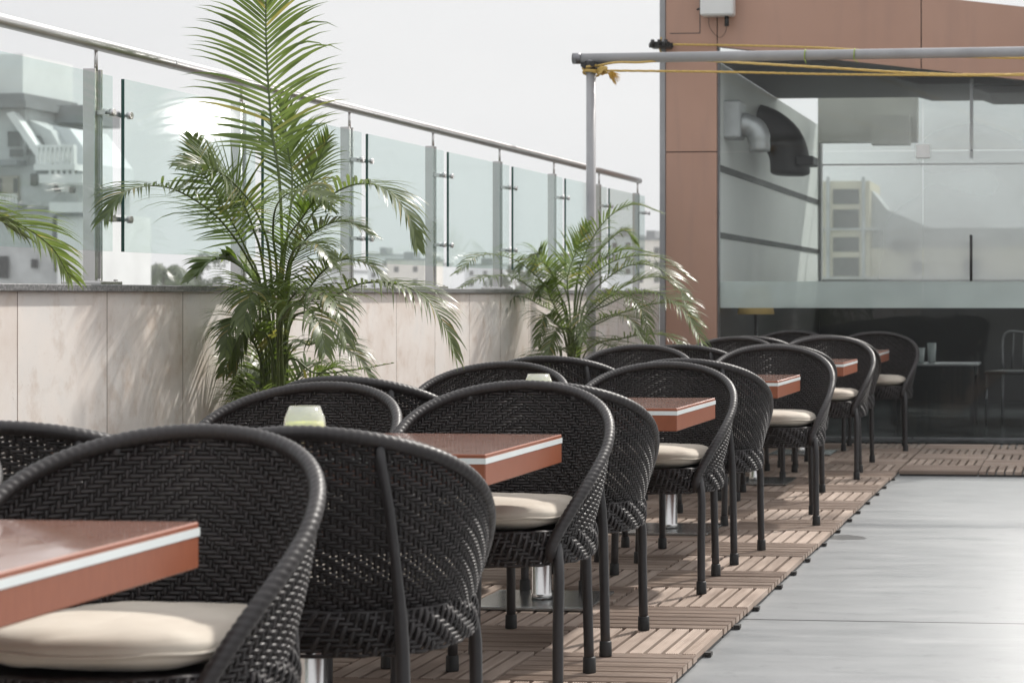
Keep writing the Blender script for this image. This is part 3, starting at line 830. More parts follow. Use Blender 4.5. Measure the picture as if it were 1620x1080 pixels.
# palm at the left border
Y3 = 4.45
b0 = Vector((-2.80, Y3, 0))
palm3 = empty('palm_plant', b0, 'areca palm reaching in from the left border with blurred drooping leaf tips', 'potted palm')
pot(palm3); canes(palm3, 5, .07, .8)
H = lambda lst, L, **kw: F(lst, L, root=palm3, Y=Y3, **kw)
H([(-255,560,-.1),(-190,430,-.2),(-100,362,-.35),(0,345,-.55),(75,385,-.7),(112,440,-.78)], .24, start=.38, droop=1.2, width=.0105)
H([(-255,560,-.1),(-200,400,-.2),(-120,325,-.35),(-40,325,-.5),(30,370,-.62)], .24, start=.38, droop=1.1, width=.0105)
H([(-260,520,0),(-270,350,.05),(-300,220,.1),(-320,120,.1)], .26, start=.4, droop=.5, face=(.2,-1,.2))
H([(-265,560,.1),(-250,470,.2),(-210,430,.4),(-190,520,.55)], .24, start=.3, droop=1.4)
H([(-270,560,.1),(-300,430,.1),(-330,400,.2),(-345,480,.3)], .24, start=.3, droop=1.4)

# ------------------------------------------------------------------ canopy pipe frame and ropes
YP = 11.75
pz = at(935, 90, YP); pr = at(1620, 82, YP)
cf = empty('canopy_frame', (pz.x, YP, 0), 'grey steel pipe frame: upright post by the far palm and long overhead crossbar', 'pipe frame')
mb = MB(); mb.tube([(pz.x, YP, 0), (pz.x, YP, pz.z-.02)], .029, 18); rel(mb, 'post', M['pipe'], cf)
mb = MB(); mb.lathe([(.07, 0), (.07, .008), (.03, .012)], 20, (pz.x, YP, 0)); rel(mb, 'floor_flange', M['pipe'], cf)
XR = 2.4; L0 = at(908, 93, YP)
zr = lambda x: L0.z + (pr.z-L0.z)*(x-L0.x)/(pr.x-L0.x)
mb = MB(); mb.tube([(L0.x, YP, zr(L0.x)), (XR, YP, zr(XR))], .0305, 20); rel(mb, 'crossbar', M['pipe'], cf)
mb = MB(); mb.tube([(L0.x-.006, YP, zr(L0.x)), (L0.x+.045, YP, zr(L0.x))], .0335, 20); rel(mb, 'end_cap', M['darksteel'], cf)
mb = MB(); mb.tube([(XR-.1, YP, 0), (XR-.1, YP, zr(XR)-.02)], .029, 18); rel(mb, 'post', M['pipe'], cf)
mb = MB()
mb.tube([(pz.x, YP, pz.z-.095), (pz.x, YP, pz.z-.03)], [.036, .040], 14)
mb.box(pz.x-.055, pz.x+.075, YP-.034, YP+.034, pz.z-.062, pz.z-.040)
mb.tube([(pz.x+.02, YP-.05, pz.z-.05), (pz.x+.02, YP+.05, pz.z-.05)], .016, 8)
mb.tube([(pz.x-.03, YP-.05, pz.z-.066), (pz.x-.03, YP+.05, pz.z-.066)], .012, 8)
rel(mb, 'clamp', M['black'], cf)
kx = at(958, 112, YP-.05)
r1 = MB()
def twisted(mb, pts, r=.0075):
    P = bez(pts, 90)
    for s_ in (0, 2.09, 4.19):
        q = [p + Vector((0, math.cos(i*1.15+s_), math.sin(i*1.15+s_)))*r*.45 for i, p in enumerate(P)]
        mb.tube(q, r*.62, 6)
twisted(r1, [kx, at(1140,114,YP-.03), at(1300,117.5,YP-.02), at(1460,119,YP), at(1620,119,YP), (XR-.12, YP-.03, zr(XR)-.15)])
rope1 = tag(rel(r1, 'rope', M['rope'], empty('rope_holder', kx, 'x', 'x')), 'x', 'x')
# (re-rooted below as one rope thing with its knot and tassel)
rope = rope1.parent; rope.name = 'tied_rope'; tag(rope, 'yellow rope knotted round the post top with a frayed tassel, running along the crossbar', 'rope')
for k_ in ('label', 'category'): del rope1[k_]
rope1.name = 'rope_line'
mb = MB()
for dz, rr in ((-.075, .043), (-.10, .041), (-.058, .044)):
    mb.tube([(pz.x + rr*math.cos(a/16*2*math.pi)*1.15, YP + rr*math.sin(a/16*2*math.pi), pz.z + dz + .012*math.sin(a/16*2*math.pi+dz*90)) for a in range(17)], .0075, 6)
mb.tube(bez([(pz.x+.045, YP-.02, pz.z-.09), (pz.x+.07, YP-.05, pz.z-.075), kx], 10), .0085, 6)
for a in range(3):
    mb.tube([kx + Vector((-.015+.02*math.cos(t), .018*math.sin(t), .02*math.sin(t*1.3+a))) for t in [x*.5 for x in range(14)]], .0075, 6)
mb.tube(bez([(pz.x+.04, YP-.03, pz.z-.06), at(975,99,YP-.05), at(1010,99,YP-.04), at(1046,96,YP)], 14), .007, 6)
rel(mb, 'knot', M['rope'], rope)
mb = MB()
for k in range(90):
    a, b2 = random.uniform(-.9, .9), random.uniform(-.8, .8)
    L_ = random.uniform(.03, .085)
    p0 = kx + Vector((.012, 0, -.012)); d = Vector((.75+.3*random.random(), b2*.7, -.62+a*.75)).normalized()
    mb.tube([p0, p0+d*L_*.5, p0+d*L_+Vector((0,0,-.012))], [.0022, .0018, .0008], 4)
rel(mb, 'tassel', M['tassel'], rope)
# rope from the building corner
YF = 14.73
bk = at(1047, 72, YF-.10)
rp2 = empty('corner_rope', bk, 'yellow rope looped from the black corner clamp behind the pipe crossbar', 'rope')
mb = MB(); twisted(mb, [at(1056,70.5,YF-.1), at(1160,72,YF-.1), at(1290,75.5,YF-.5), at(1420,83,YF-1.5), at(1620,92,YP+.1), (XR-.15, YP+.04, zr(XR)-.08)], .0085)
rel(mb, 'upper_line', M['rope'], rp2)
mb = MB(); twisted(mb, [at(1046,60,YF-.12), at(1047,84,YF-.12), at(1090,94,YF-.6), at(1130,97,YF-1.2), at(1300,107,YP+.5), at(1460,116.5,YP+.3), at(1620,118,YP+.1), (XR-.12, YP+.03, zr(XR)-.14)], .0085)
rel(mb, 'lower_line', M['rope'], rp2)
for px in (1274, 1352):
    c_ = at(px, 86, YP); mb = MB()
    mb.tube([(c_.x + .002*math.sin(a), YP + .0335*math.cos(a), zr(c_.x) + .0335*math.sin(a)) for a in [x*2*math.pi/14 for x in range(15)]], .003, 5)
    mb.tube([(c_.x, YP-.03, zr(c_.x)-.03), (c_.x+random.uniform(-.03,.03), YP-.045, zr(c_.x)-.055)], .002, 4)
    rel(mb, 'twist_tie', M['tie'], cf)

# ------------------------------------------------------------------ restaurant building
bl = empty('restaurant_building', (0, YF, 0), 'brown panelled restaurant front with large glass wall and sloping roofline', 'building')
def B(mb, name, mat, parent=None):
    ob = mb.build(name, mat); par = parent or bl
    ob.parent = par
    ob.matrix_parent_inverse = par.matrix_world.inverted() if parent is None else Matrix.Identity(4)
    if parent is None: ob.matrix_parent_inverse = Matrix.Translation(bl.location).inverted()
    return ob
XL, XC, XRB = -3.19, -2.754, 5.0
ftop = lambda x: 3.300 - .121*(x + 1.026)
fbot = lambda x: at(1140,76,YF).z - .1195*(x + 2.74)
def panel(x0, x1, z0a, z0b, z1a, z1b):
    mb = MB(); g = .004
    mb.prism([(x0+g, z0a+g), (x1-g, z0b+g), (x1-g, z1b-g), (x0+g, z1a-g)], 'y', YF-.035, YF-.003); return B(mb, 'cladding_panel', M['brown'])
zj = at(1095, 241, YF).z
panel(XL+.042, XC, 0.03, 0.03, zj, zj); panel(XL+.042, XC, zj, zj, ftop(XL), ftop(XC))
XS = at(1458, 60, YF).x
for a, b_ in ((XC, XS), (XS, XS+2.3), (XS+2.3, XRB)):
    panel(a, b_, fbot(a), fbot(b_), ftop(a), ftop(b_))
mb = MB(); mb.box(XL, XL+.0415, YF-.042, YF+.3, 0, ftop(XL)); B(mb, 'corner_trim', M['trim'])
mb = MB()
mb.prism([(XL+.045, .03), (XC-.004, .03), (XC-.004, fbot(XC)+.004), (XRB, fbot(XRB)+.004), (XRB, ftop(XRB)-.01), (XL+.045, ftop(XL)-.01)], 'y', YF-.0025, YF+.03); B(mb, 'wall_core', M['in_dark'])
mb = MB()
for y0_, y1_ in ((YF+.031, 17.6), (20.25, 20.6)):
    mb.prism([(XL+.01, ftop(XL)-.012), (XRB, ftop(XRB)-.012), (XRB, ftop(XRB)-.16), (XL+.01, ftop(XL)-.16)], 'y', y0_, y1_)
B(mb, 'roof', M['greyroof'])
mb = MB(); mb.prism([(XL+.012, ftop(XL)-.06), (XRB, ftop(XRB)-.06), (XRB, ftop(XRB)-.075), (XL+.012, ftop(XL)-.075)], 'y', 17.602, 20.248); B(mb, 'added_skylight', M['opal'])  # opal roof opening added to bring daylight onto the room's left wall
# window panel outline + junction box on the cladding
mb = MB(); a = at(1060, 54, YF-.035); b_ = at(1108, 20, YF-.035)
mb.box(a.x, b_.x, YF-.0365, YF-.0352, a.z, a.z+.006); mb.box(b_.x-.006, b_.x, YF-.0365, YF-.0352, a.z+.0065, a.z+.5); B(mb, 'access_seam', M['in_dark'])
# glass wall
zb_, z1_ = .05, zj - .004
XM = at(1460, 400, YF).x; XM2 = XM + 1.75; g = .004
tri = lambda x: fbot(x) - .002
for x0, x1 in ((XC+.012, XM-.003), (XM+.003, XM2-.003), (XM2+.003, XRB)):
    mb = MB(); mb.box(x0, x1, YF+.002, YF+.014, zb_, z1_); B(mb, 'glass_pane', M['milky'])
    mb = MB(); mb.prism([(x0, zj+.004), (x1, zj+.004), (x1, tri(x1)), (x0, tri(x0))], 'y', YF+.002, YF+.014); B(mb, 'glass_pane', M['milky'])
za, zc = at(1300, 487, YF).z, at(1300, 445, YF).z
mb = MB(); mb.box(XC+.012, XRB, YF+.0165, YF+.018, za, zc); B(mb, 'frosted_band', M['frost'])
mb = MB(); mb.box(XC-.0035, XC+.0115, YF-.006, YF+.03, .03, fbot(XC)-.002); mb.box(XC+.012, XRB, YF-.012, YF+.03, .033, .049); B(mb, 'frame', M['darksteel'])
mb = MB()
c_ = at(1460, 239, YF-.02); mb.bevbox(c_.x-.052, c_.x+.052, YF-.014, YF+.03, c_.z-.052, c_.z+.052, .004); B(mb, 'patch_fitting', M['white'])
mb = MB(); hx = at(1537, 400, YF).x
h0, h1 = at(1537, 445, YF).z, at(1537, 372, YF).z
mb.tube([(hx, YF-.055, h0), (hx, YF-.055, h1)], .011, 10)
for hz in (h0+.05, h1-.05): mb.tube([(hx, YF-.055, hz), (hx, YF+.0015, hz)], .007, 8)
B(mb, 'door_handle', M['black'])
mb = MB(); q = at(1537, 200, YF+.3); mb.box(q.x-.012, q.x+.012, YF+.28, YF+.33, at(1537,250,YF+.3).z, at(1537,125,YF+.3).z); B(mb, 'mullion', M['darksteel'])
# inside
YB = 20.4
ceil_z = 2.86
mb = MB(); mb.box(XC+.0, XRB, YF+.031, YB+.15, -.10, .012); B(mb, 'interior_floor', M['in_floor'])
mb = MB(); mb.box(XC-.0, XRB, YF+.04, 17.6, ceil_z, ceil_z+.03)
for k in range(4):
    xx = at(1510+100*k, 195, 19).x
mb.prism([(-1.55, ceil_z-.0005), (-1.35, ceil_z-.055), (XRB, ceil_z-.055), (XRB, ceil_z-.0005)], 'y', 16.0, 17.4)
mb.prism([(-.95, ceil_z-.056), (-.8, ceil_z-.11), (XRB, ceil_z-.11), (XRB, ceil_z-.056)], 'y', 16.2, 17.2)
B(mb, 'ceiling', M['in_ceiling'])
LW = MB(); LW.box(XC-.10, XC-.002, YF+.031, YB, 1.02, ceil_z-.001)
lw = B(LW, 'interior_wall', M['in_white'])
mb = MB()
for zz, hh_ in ((2.035, .052), (1.535, .045)):
    mb.box(XC-.0015, XC+.004, YF+.05, YB-.05, zz, zz+hh_)
B(mb, 'wall_slot', M['black'])
mb = MB(); mb.box(XC-.10, XC, YF+.032, YB, .012, 1.019); mb.box(XC+.001, XRB, YB-.02, YB+.12, .012, 1.245); B(mb, 'wainscot', M['in_dark'])
mb = MB(); mb.box(XC+.001, XC+.03, YB-.06, YB+.05, 1.246, 2.75); mb.box(-.55, -.50, YB-.02, YB+.05, 1.246, 2.75); mb.box(1.6, 1.65, YB-.02, YB+.05, 1.246, 2.75)
mb.box(XC+.031, XRB, YB-.0, YB+.05, 1.2465, 1.27); mb.box(XC+.031, XRB, YB+.0, YB+.045, 2.445, 2.46)
B(mb, 'window_frame', M['trim'])
mb = MB(); mb.box(XC+.031, XRB, YB+.052, YB+.058, 1.246, 2.44); B(mb, 'glass_pane', M['far_glass'])
mb = MB(); mb.box(XC+.031, XRB, YB+.052, YB+.058, 2.465, 3.25); B(mb, 'glass_pane', M['far_glass'])
q0, q1 = at(1296, 250, 19.6), at(1452, 250, 19.6)
mb = MB(); mb.box(q0.x, q1.x, 19.5, 19.7, at(0, 236, 19.6).z, 3.2); mb.box(at(1380,0,19.4).x, at(1440,0,19.4).x, 19.3, 19.498, at(0,240,19.4).z, at(0,196,19.4).z); B(mb, 'bulkhead', M['in_wall'])
# ducts hung in the left corner of the room
dc = empty('air_duct', (-2.45, 16.3, 2.3), 'silver air duct with dark elbow hanging under the ceiling behind the glass', 'air duct')
D_ = lambda px, py, y=15.12: at(px, py, y)
mb = MB()
mb.bevbox(D_(1141,0).x, D_(1176,0).x, 14.98, 15.22, D_(0,230).z, D_(0,172).z, .015); rel(mb, 'duct_box', M['galv'], dc)
mb = MB(); mb.tube(bez([D_(1170,198), D_(1184,199), D_(1196,206), D_(1201,220), D_(1202,240)], 16), [.095]*4+[.088]*8+[.080]*4, 22); rel(mb, 'elbow', M['galv'], dc)
mb = MB(); mb.tube(bez([D_(1250,278,16.6), D_(1250,268,16.6), D_(1248,245,16.6), D_(1238,222,16.6), D_(1215,203,16.6), D_(1185,192,16.9)], 18), [.12, .158]+[.168]*16, 24); rel(mb, 'dark_duct', M['ductgrey'], dc)
mb = MB(); mb.bevbox(D_(1264,0,16.6).x, D_(1292,0,16.6).x, 16.4, 16.7, D_(0,272,16.6).z, D_(0,258,16.6).z, .01); rel(mb, 'flange', M['ductgrey'], dc)

# gold lamp in the corner of the room
lx = at(1196, 470, 15.35)
lp = empty('floor_lamp', (lx.x, 15.35, .012), 'unlit lamp with gold shade standing just inside the glass, left corner', 'lamp')
mb = MB(); mb.lathe([(.145, .945), (.145, .95), (.105, 1.16), (.10, 1.16), (.138, .95)], 28); mb.build('lamp_shade', M['shade'], lp)
mb = MB(); mb.lathe([(.12, 0), (.12, .015), (.015, .03), (.012, 1.1)], 20); mb.build('pole', M['darksteel'], lp)
# low table and ware inside
tp = at(1500, 576, 17.1)
it = empty('indoor_table', (tp.x-.05, 17.1, .012), 'low pale-topped table with dark apron inside the restaurant', 'table')
mb = MB(); mb.bevbox(-.45, .32, -.28, .28, .495, .512, .003); mb.build('tabletop', M['trim'], it)
mb = MB(); mb.box(-.42, .29, -.25, .25, .41, .494); mb.build('apron', M['in_dark'], it)
for sx in (-.40, .27):
    for sy in (-.22, .22):
        l = MB(); l.box(sx-.02, sx+.02, sy-.02, sy+.02, 0, .41); l.build('leg', M['in_dark'], it)
for i, (px, hh_, lab) in enumerate(((1456, .13, 'clear tumbler at the left end of the indoor table'), (1474, .17, 'taller clear tumbler beside the short one on the indoor table'))):
    c_ = at(px, 570, 17.0 + .1*i)
    mb = MB(); mb.lathe([(.032, 0), (.040, hh_), (.037, hh_), (.030, .01), (0, .01)], 18)
    tag(mb.build('tumbler', M['cups'], None, (c_.x, 17.0+.1*i, .526)), lab, 'glass', 'glassware on the indoor table')
def dark_chair(x, y, rz, label):
    c = empty('dining_chair', (x, y, .012), label, 'chair', rz, 'metal chairs inside')
    mb = MB(); mb.bevbox(-.20, .20, -.20, .20, .40, .43, .006); mb.build('seat', M['in_dark'], c)
    mb = MB(); mb.tube(bez([(-.19, -.2, .43), (-.19, -.24, .74), (0, -.25, .76), (.19, -.24, .74), (.19, -.2, .43)], 20), .011, 8)
    for k in (-.1, 0, .1): mb.tube([(k, -.2, .43), (k, -.245, .755)], .007, 6)
    mb.build('backrest', M['darksteel'], c)
    for sx in (-.18, .18):
        for sy in (-.18, .18):
            l = MB(); l.tube([(sx, sy, .40), (sx*1.05, sy*1.05, 0)], .011, 8); l.build('leg', M['darksteel'], c)
dark_chair(at(1604, 560, 17.6).x, 17.6, R(160), 'thin metal chair inside the restaurant at the right border')

# white box on the facade
wb = empty('wall_box', (at(1140, 14, YF).x, YF-.0355, at(1140, 0, YF).z), 'white plastic box with dark stub and hanging cable high on the brown facade', 'wall box')
a = at(1114, 29, YF-.15); b_ = at(1166, 31, YF-.15); w_ = (b_.x-a.x)/2
mb = MB(); mb.bevbox(-w_, w_, -.14, -.02, -.14, .30, .012); mb.build('casing', M['white'], wb)
mb = MB(); mb.tube([(w_*.55, -.08, -.141), (w_*.55, -.08, -.215)], .017, 10); mb.build('stub', M['black'], wb)
mb = MB(); mb.tube([(-w_-.006, -.05, .05), (-w_-.006, -.05, -.11)], .008, 8); mb.tube([(-w_-.04, -.05, -.085), (-w_-.006, -.05, -.07)], .008, 8); mb.build('hinge', M['black'], wb)
mb = MB(); mb.box(-.05, .05, -.0195, -.0005, .0, .16); mb.build('bracket', M['darksteel'], wb)
mb = MB(); mb.tube(bez([(-w_*.6, -.05, -.14), (-w_*.55, -.03, -.22), (0, -.02, -.29), (w_*.4, -.03, -.25), (w_*.5, -.05, -.18)], 20), .0022, 5); mb.build('cable', M['black'], wb)
# black clamp at the building corner
ck = at(1046, 72, YF-.10)
cc = MB()
cc.bevbox(ck.x-.075, ck.x+.075, YF-.16, YF-.0425, ck.z-.022, ck.z+.022, .006)
for dx in (-.05, .0, .05): cc.tube([(ck.x+dx, YF-.17, ck.z-.012), (ck.x+dx, YF-.17, ck.z+.034)], .014, 8)
cc.tube([(ck.x-.09, YF-.1, ck.z), (ck.x+.09, YF-.1, ck.z)], .018, 10)
tag(cc.build('corner_clamp', M['black']), 'black clamp on the top corner of the brown facade, wound with yellow rope', 'clamp')

# flood lamp at the right border (its glare and its reflection in the railing glass are in the photo)
fl = empty('flood_lamp', (-.16, 13.56, 0), 'lit round flood lamp at the right border in front of the glass wall', 'lamp')
mb = MB(); mb.lathe([(.15, .0), (.15, .012), (.02, .02), (.018, 2.62)], 18, (0, 0, DT)); mb.build('stand', M['darksteel'], fl)
aim = (Vector((-1.7, 3.0, 1.2)) - Vector((-.27, 13.56, 2.345))).normalized()
rot = aim.to_track_quat('Z', 'Y').to_matrix()
hd = MB(); hd.lathe([(.05, -.16), (.09, -.12), (.135, .0), (.145, .03), (.138, .03), (.128, .005), (.0, -.02)], 32)
lo = Vector((-.27+.16, 0, 2.345))
hd.v = [tuple(rot @ Vector(v_) + lo) for v_ in hd.v]; hd.build('housing', M['black'], fl)
fc = MB(); fc.lathe([(.105, .002), (.06, .0035), (0, .004)], 32); fc.v = [tuple(rot @ Vector(v_) + lo) for v_ in fc.v]; fc.build('lamp_face', M['lamp'], fl)
mb = MB(); mb.tube([(0, 0, 2.56), (lo.x*.3, .08, 2.56), (lo.x+.02, .10, 2.42)], .012, 8); mb.build('yoke', M['darksteel'], fl)

# ------------------------------------------------------------------ far buildings
YW = 170.0
bx = lambda px: at(px, 468, YW).x
bz = lambda py: at(80, py, YW).z
wbld = empty('white_apartment_block', (bx(70), YW, -20), 'weathered white apartment block with sloping roof ribs and balustrade, seen through the left glass', 'building')
def A(mb, name, mat): 
    ob = mb.build(name, mat); ob.parent = wbld; ob.matrix_parent_inverse = Matrix.Translation(wbld.location).inverted(); return ob
def bbox(mb, px0, px1, py0, py1, d0=0, d1=6): mb.box(bx(px0), bx(px1), YW+d0, YW+d1, bz(py1), bz(py0))
mb = MB(); mb.box(bx(-140), bx(104), YW, YW+12, -20, bz(262)); bbox(mb, -140, 40, 172, 262, .0, 12); A(mb, 'main_wall', M['offwhite'])
mb = MB(); mb.box(bx(104.2), bx(156), YW-1.5, YW+10, -20, bz(338)); A(mb, 'side_wing', M['paler'])
mb = MB(); bbox(mb, -140, 8, 78, 171, 3, 12); A(mb, 'roof_tower', M['paler'])
mb = MB(); bbox(mb, -140, 50, 160, 171.5, -1, 11); bbox(mb, -140, 34, 146, 159, .5, 10); bbox(mb, 9, 88, 158, 186, 5, 12); A(mb, 'roof_slab', M['greyroof'])
mb = MB()
mb.prism([(bx(40.5), bz(188)), (bx(75), bz(205)), (bx(108), bz(262)), (bx(40.5), bz(262))], 'y', YW+.5, YW+11); A(mb, 'mansard_roof', M['offwhite'])
mb = MB()
mb.prism([(bx(21), bz(181)), (bx(31), bz(178)), (bx(78), bz(245)), (bx(69), bz(251))], 'y', YW-1.2, YW-.05)
mb.prism([(bx(69), bz(251.3)), (bx(78), bz(245.3)), (bx(113), bz(288)), (bx(109), bz(304))], 'y', YW-1.2, YW-.05); A(mb, 'roof_rib', M['paler'])
mb = MB(); mb.prism([(bx(66), bz(196)), (bx(92), bz(200)), (bx(134), bz(258)), (bx(140), bz(292)), (bx(76), bz(292))], 'y', YW+2, YW+9); A(mb, 'upper_gable', M['greyblock'])
mb = MB()
for (p0, p1, q0, q1) in ((74,138,262,272),(82,150,278,292),(98,156,322,338)): bbox(mb, p0, p1, q0, q1, -2.2, 1.9)
A(mb, 'cornice', M['paler'])
mb = MB()
bbox(mb, 74, 134, 232, 236, -2.0, -1.4)
for k in range(9): bbox(mb, 75+7*k, 79+7*k, 236.2, 262, -2.0, -1.5)
for k in range(5): bbox(mb, 96+9*k, 100+9*k, 252-2*k+8, 278, -2.1, -1.6)
A(mb, 'balustrade', M['paler'])
mb = MB(); bbox(mb, -140, 42, 254, 263, -1.6, -.02); bbox(mb, -140, 42, 324, 331, -1.4, -.02); bbox(mb, 42.3, 104, 327, 333, -.5, -.02); bbox(mb, 76, 136, 272.2, 277.5, -2.0, 1.5); bbox(mb, 104.4, 156, 338.2, 344, -1.9, -1.52); A(mb, 'ledge_and_shade', M['greyroof'])  # slab and string courses, plus dark strips painting the shade under the cornices
mb = MB(); bbox(mb, -60, 32, 278, 316, -.25, -.02); A(mb, 'balcony_recess', M['beige_in'])
mb = MB()
bbox(mb, -140, 38, 308, 310, -1.4, -1.3)
for k in range(36): bbox(mb, -138+5*k, -135.5+5*k, 310.2, 324, -1.4, -1.3)
A(mb, 'balcony_rail', M['paler'])
for (p0, p1, q0, q1) in ((15,35,208,232),(18,40,236,248),(44,58,236,246),(51,62,275,294),(112,122,296,306),(112,121,360,392),(130,139,360,392),(-2,6,282,305),(24,31,282,305),(86,99,342,378),(27,35,352,371),(50,61,352,359),(88,98,405,430),(52,62,410,424),(0,16,405,440),(-40,-20,345,375),(-90,-70,345,375),(-60,-40,210,235),(6,14,312,320)):
    mb = MB(); bbox(mb, p0, p1, q0, q1, -.32, -.26); A(mb, 'window', M['windark'])
for poly in ([(46,214),(60,214),(72,236),(58,236)], [(86,278),(92,284),(98,304),(86,304)]):
    mb = MB(); mb.prism([(bx(a_), bz(b2)) for a_, b2 in poly], 'y', YW-.03, YW+.4); A(mb, 'window', M['windark'])

def block(px0, px1, pytop, y, mat, label, wins=True, step=None):
    a = at(px0, pytop, y); b_ = at(px1, pytop, y)
    r_ = empty('distant_building', ((a.x+b_.x)/2, y, -20), label, 'building', 0, 'hazy blocks on the skyline')
    mb = MB(); hw = (b_.x-a.x)/2; ht = a.z+20
    mb.box(-hw, hw, 0, 14, 0, ht); mb.build('wall', mat, r_)
    mb = MB(); mb.box(-hw-.3, hw+.3, -.3, 14.3, ht+.02, ht+.5); mb.box(-hw*.4, hw*.15, 4, 9, ht+.52, ht+2.2); mb.build('roof', M['greyroof'], r_)
    if wins:
        n = max(2, int(hw*2/3.4)); nz = 0
        z_ = ht - 2.2
        while z_ > ht - 9 and nz < 3:
            for k in range(n):
                xx = -hw + (k+.5)*2*hw/n
                mb = MB(); mb.box(xx-.6, xx+.6, -.06, -.01, z_-.7, z_+.7); mb.build('window', M['windark'], r_)
            z_ -= 3.1; nz += 1
block(582, 618, 404, 520, M['greyblock'], 'hazy tall grey block low under the third glass panel')
block(612, 672, 412, 480, M['beigeblock'], 'wide hazy beige block beside the tall grey one on the skyline')
block(668, 690, 418, 540, M['greyblock'], 'narrow grey block right of the wide beige one')
block(735, 800, 420, 560, M['greyblock'], 'faint grey block behind the far palm, under the glass')
block(196, 238, 436, 480, M['greyblock'], 'low grey block left of the round palm tree on the skyline')
block(1000, 1052, 380, 420, M['beigeblock'], 'beige block beside the brown facade corner, above the wall')
block(962, 1004, 374, 470, M['greyblock'], 'grey block left of the beige one, seen through the last panel')
block(860, 930, 416, 560, M['beigeblock'], 'pale beige block behind the pipe post')
block(480, 560, 430, 560, M['greyblock'], 'low pale block behind the tall palm')
# cream building beyond the restaurant's rear window
YCB = 240.0
def cx(px): return at(px, 300, YCB).x
def cz(py): return at(1400, py, YCB).z
cb = empty('cream_building', (cx(1400), YCB, -20), 'cream building with a stack of dark windows, seen through the restaurant glass', 'building')
def K(mb, name, mat):
    ob = mb.build(name, mat); ob.parent = cb; ob.matrix_parent_inverse = Matrix.Translation(cb.location).inverted(); return ob
mb = MB(); mb.box(cx(1270), cx(1376), YCB, YCB+12, -20, cz(286)); mb.box(cx(1376.2), cx(1720), YCB+1, YCB+12, -20, cz(392)); K(mb, 'wall', M['cream'])
mb = MB(); mb.prism([(cx(1376.3), cz(300)), (cx(1376.3), cz(360)), (cx(1470), cz(360)), (cx(1400), cz(330))], 'y', YCB+2, YCB+9); mb.box(cx(1376.3), cx(1720), YCB+2.5, YCB+9, cz(391), cz(360)); K(mb, 'upper_storey', M['offwhite'])
for (q0, q1) in ((299,323),(331,361),(375,398),(407,437)):
    mb = MB(); mb.box(cx(1318), cx(1359), YCB-.15, YCB-.02, cz(q1), cz(q0)); K(mb, 'window', M['windark'])
for (p0, p1, q0, q1) in ((1286,1301,302,332),(1287,1301,380,408),(1412,1450,381,396),(1443,1458,414,430),(1525,1548,412,432)):
    mb = MB(); mb.box(cx(p0), cx(p1), YCB-.15, YCB+.98, cz(q1), cz(q0)); K(mb, 'window', M['windark'])
mb = MB()
for px in (1308, 1364): mb.box(cx(px), cx(px+5), YCB-.6, YCB-.02, cz(446), cz(280))
mb.box(cx(1270), cx(1720), YCB-.62, YCB+.95, cz(441), cz(438)); mb.box(cx(1270), cx(1720), YCB-.62, YCB+.95, cz(364), cz(361))
K(mb, 'trim', M['offwhite'])

# skyline trees
def skytree(px, pytop, y, palmy, label):
    a = at(px, pytop, y); r_ = empty('skyline_tree', (a.x, y, -20), label, 'tree', 0, 'hazy trees on the skyline')
    ht = a.z + 20
    mb = MB(); mb.tube([(0,0,0), (.3,0,ht*.5), (0,0,ht-1.2)], [.35, .25, .15], 8)
    if not palmy:
        for k in range(5):
            aa = k*1.3; mb.tube([(0,0,ht-5), (1.5*math.cos(aa),1.5*math.sin(aa),ht-2.5)], [.12,.05], 6)
    mb.build('trunk', M['trunk'], r_)
    mb = MB()
    if palmy:
        for k in range(16):
            aa = k*2*math.pi/16 + random.uniform(-.2,.2); el = random.uniform(.0, .9)
            P = bez([(0,0,ht-1.2), (1.3*math.cos(aa),1.3*math.sin(aa),ht-1.2+el+.2), (2.6*math.cos(aa),2.6*math.sin(aa),ht-1.6+el*.6), (3.2*math.cos(aa),3.2*math.sin(aa),ht-2.9+el*.6)], 12)
            for i in range(11):
                p, q = P[i], P[i+1]; t = (q-p); sd = t.cross(Vector((0,0,1))).normalized()
                for sg in (-1,1):
                    o_ = len(mb.v); tip = p + sd*sg*.8 + t*.8 + Vector((0,0,-.5))
                    mb.v += [tuple(p), tuple(q), tuple(tip)]; mb.face((o_, o_+1, o_+2))
    else:
        cl = [(random.gauss(0,1.9), random.gauss(0,1.6), ht-2.8+random.gauss(0,1.25), random.uniform(.7,1.3)) for _ in range(16)]
        for k in range(2600):
            cxx, cyy, czz, rr = random.choice(cl)
            d = Vector((random.gauss(0,1), random.gauss(0,1), random.gauss(0,1))).normalized()*rr*random.random()**.4
            p = Vector((cxx, cyy, czz)) + d; e1 = Vector((random.gauss(0,1), random.gauss(0,1), random.gauss(0,1))).normalized()*.2; e2 = e1.orthogonal().normalized()*.12
            o_ = len(mb.v); mb.v += [tuple(p-e1), tuple(p+e2), tuple(p+e1), tuple(p-e2)]; mb.face((o_, o_+1, o_+2, o_+3))
    mb.build('crown', M['leaf_far'], r_)
skytree(258, 414, 190, True, 'small hazy palm tree on the skyline left of the tall palm plant')
skytree(285, 424, 220, False, 'round hazy tree just right of the skyline palm tree')
skytree(230, 436, 260, False, 'low hazy tree left of the skyline palm tree')
skytree(312, 418, 240, False, 'hazy tree close behind the tall areca palm, rightmost of the skyline clump')
skytree(824, 416, 300, False, 'hazy tree on the skyline behind the far palm')

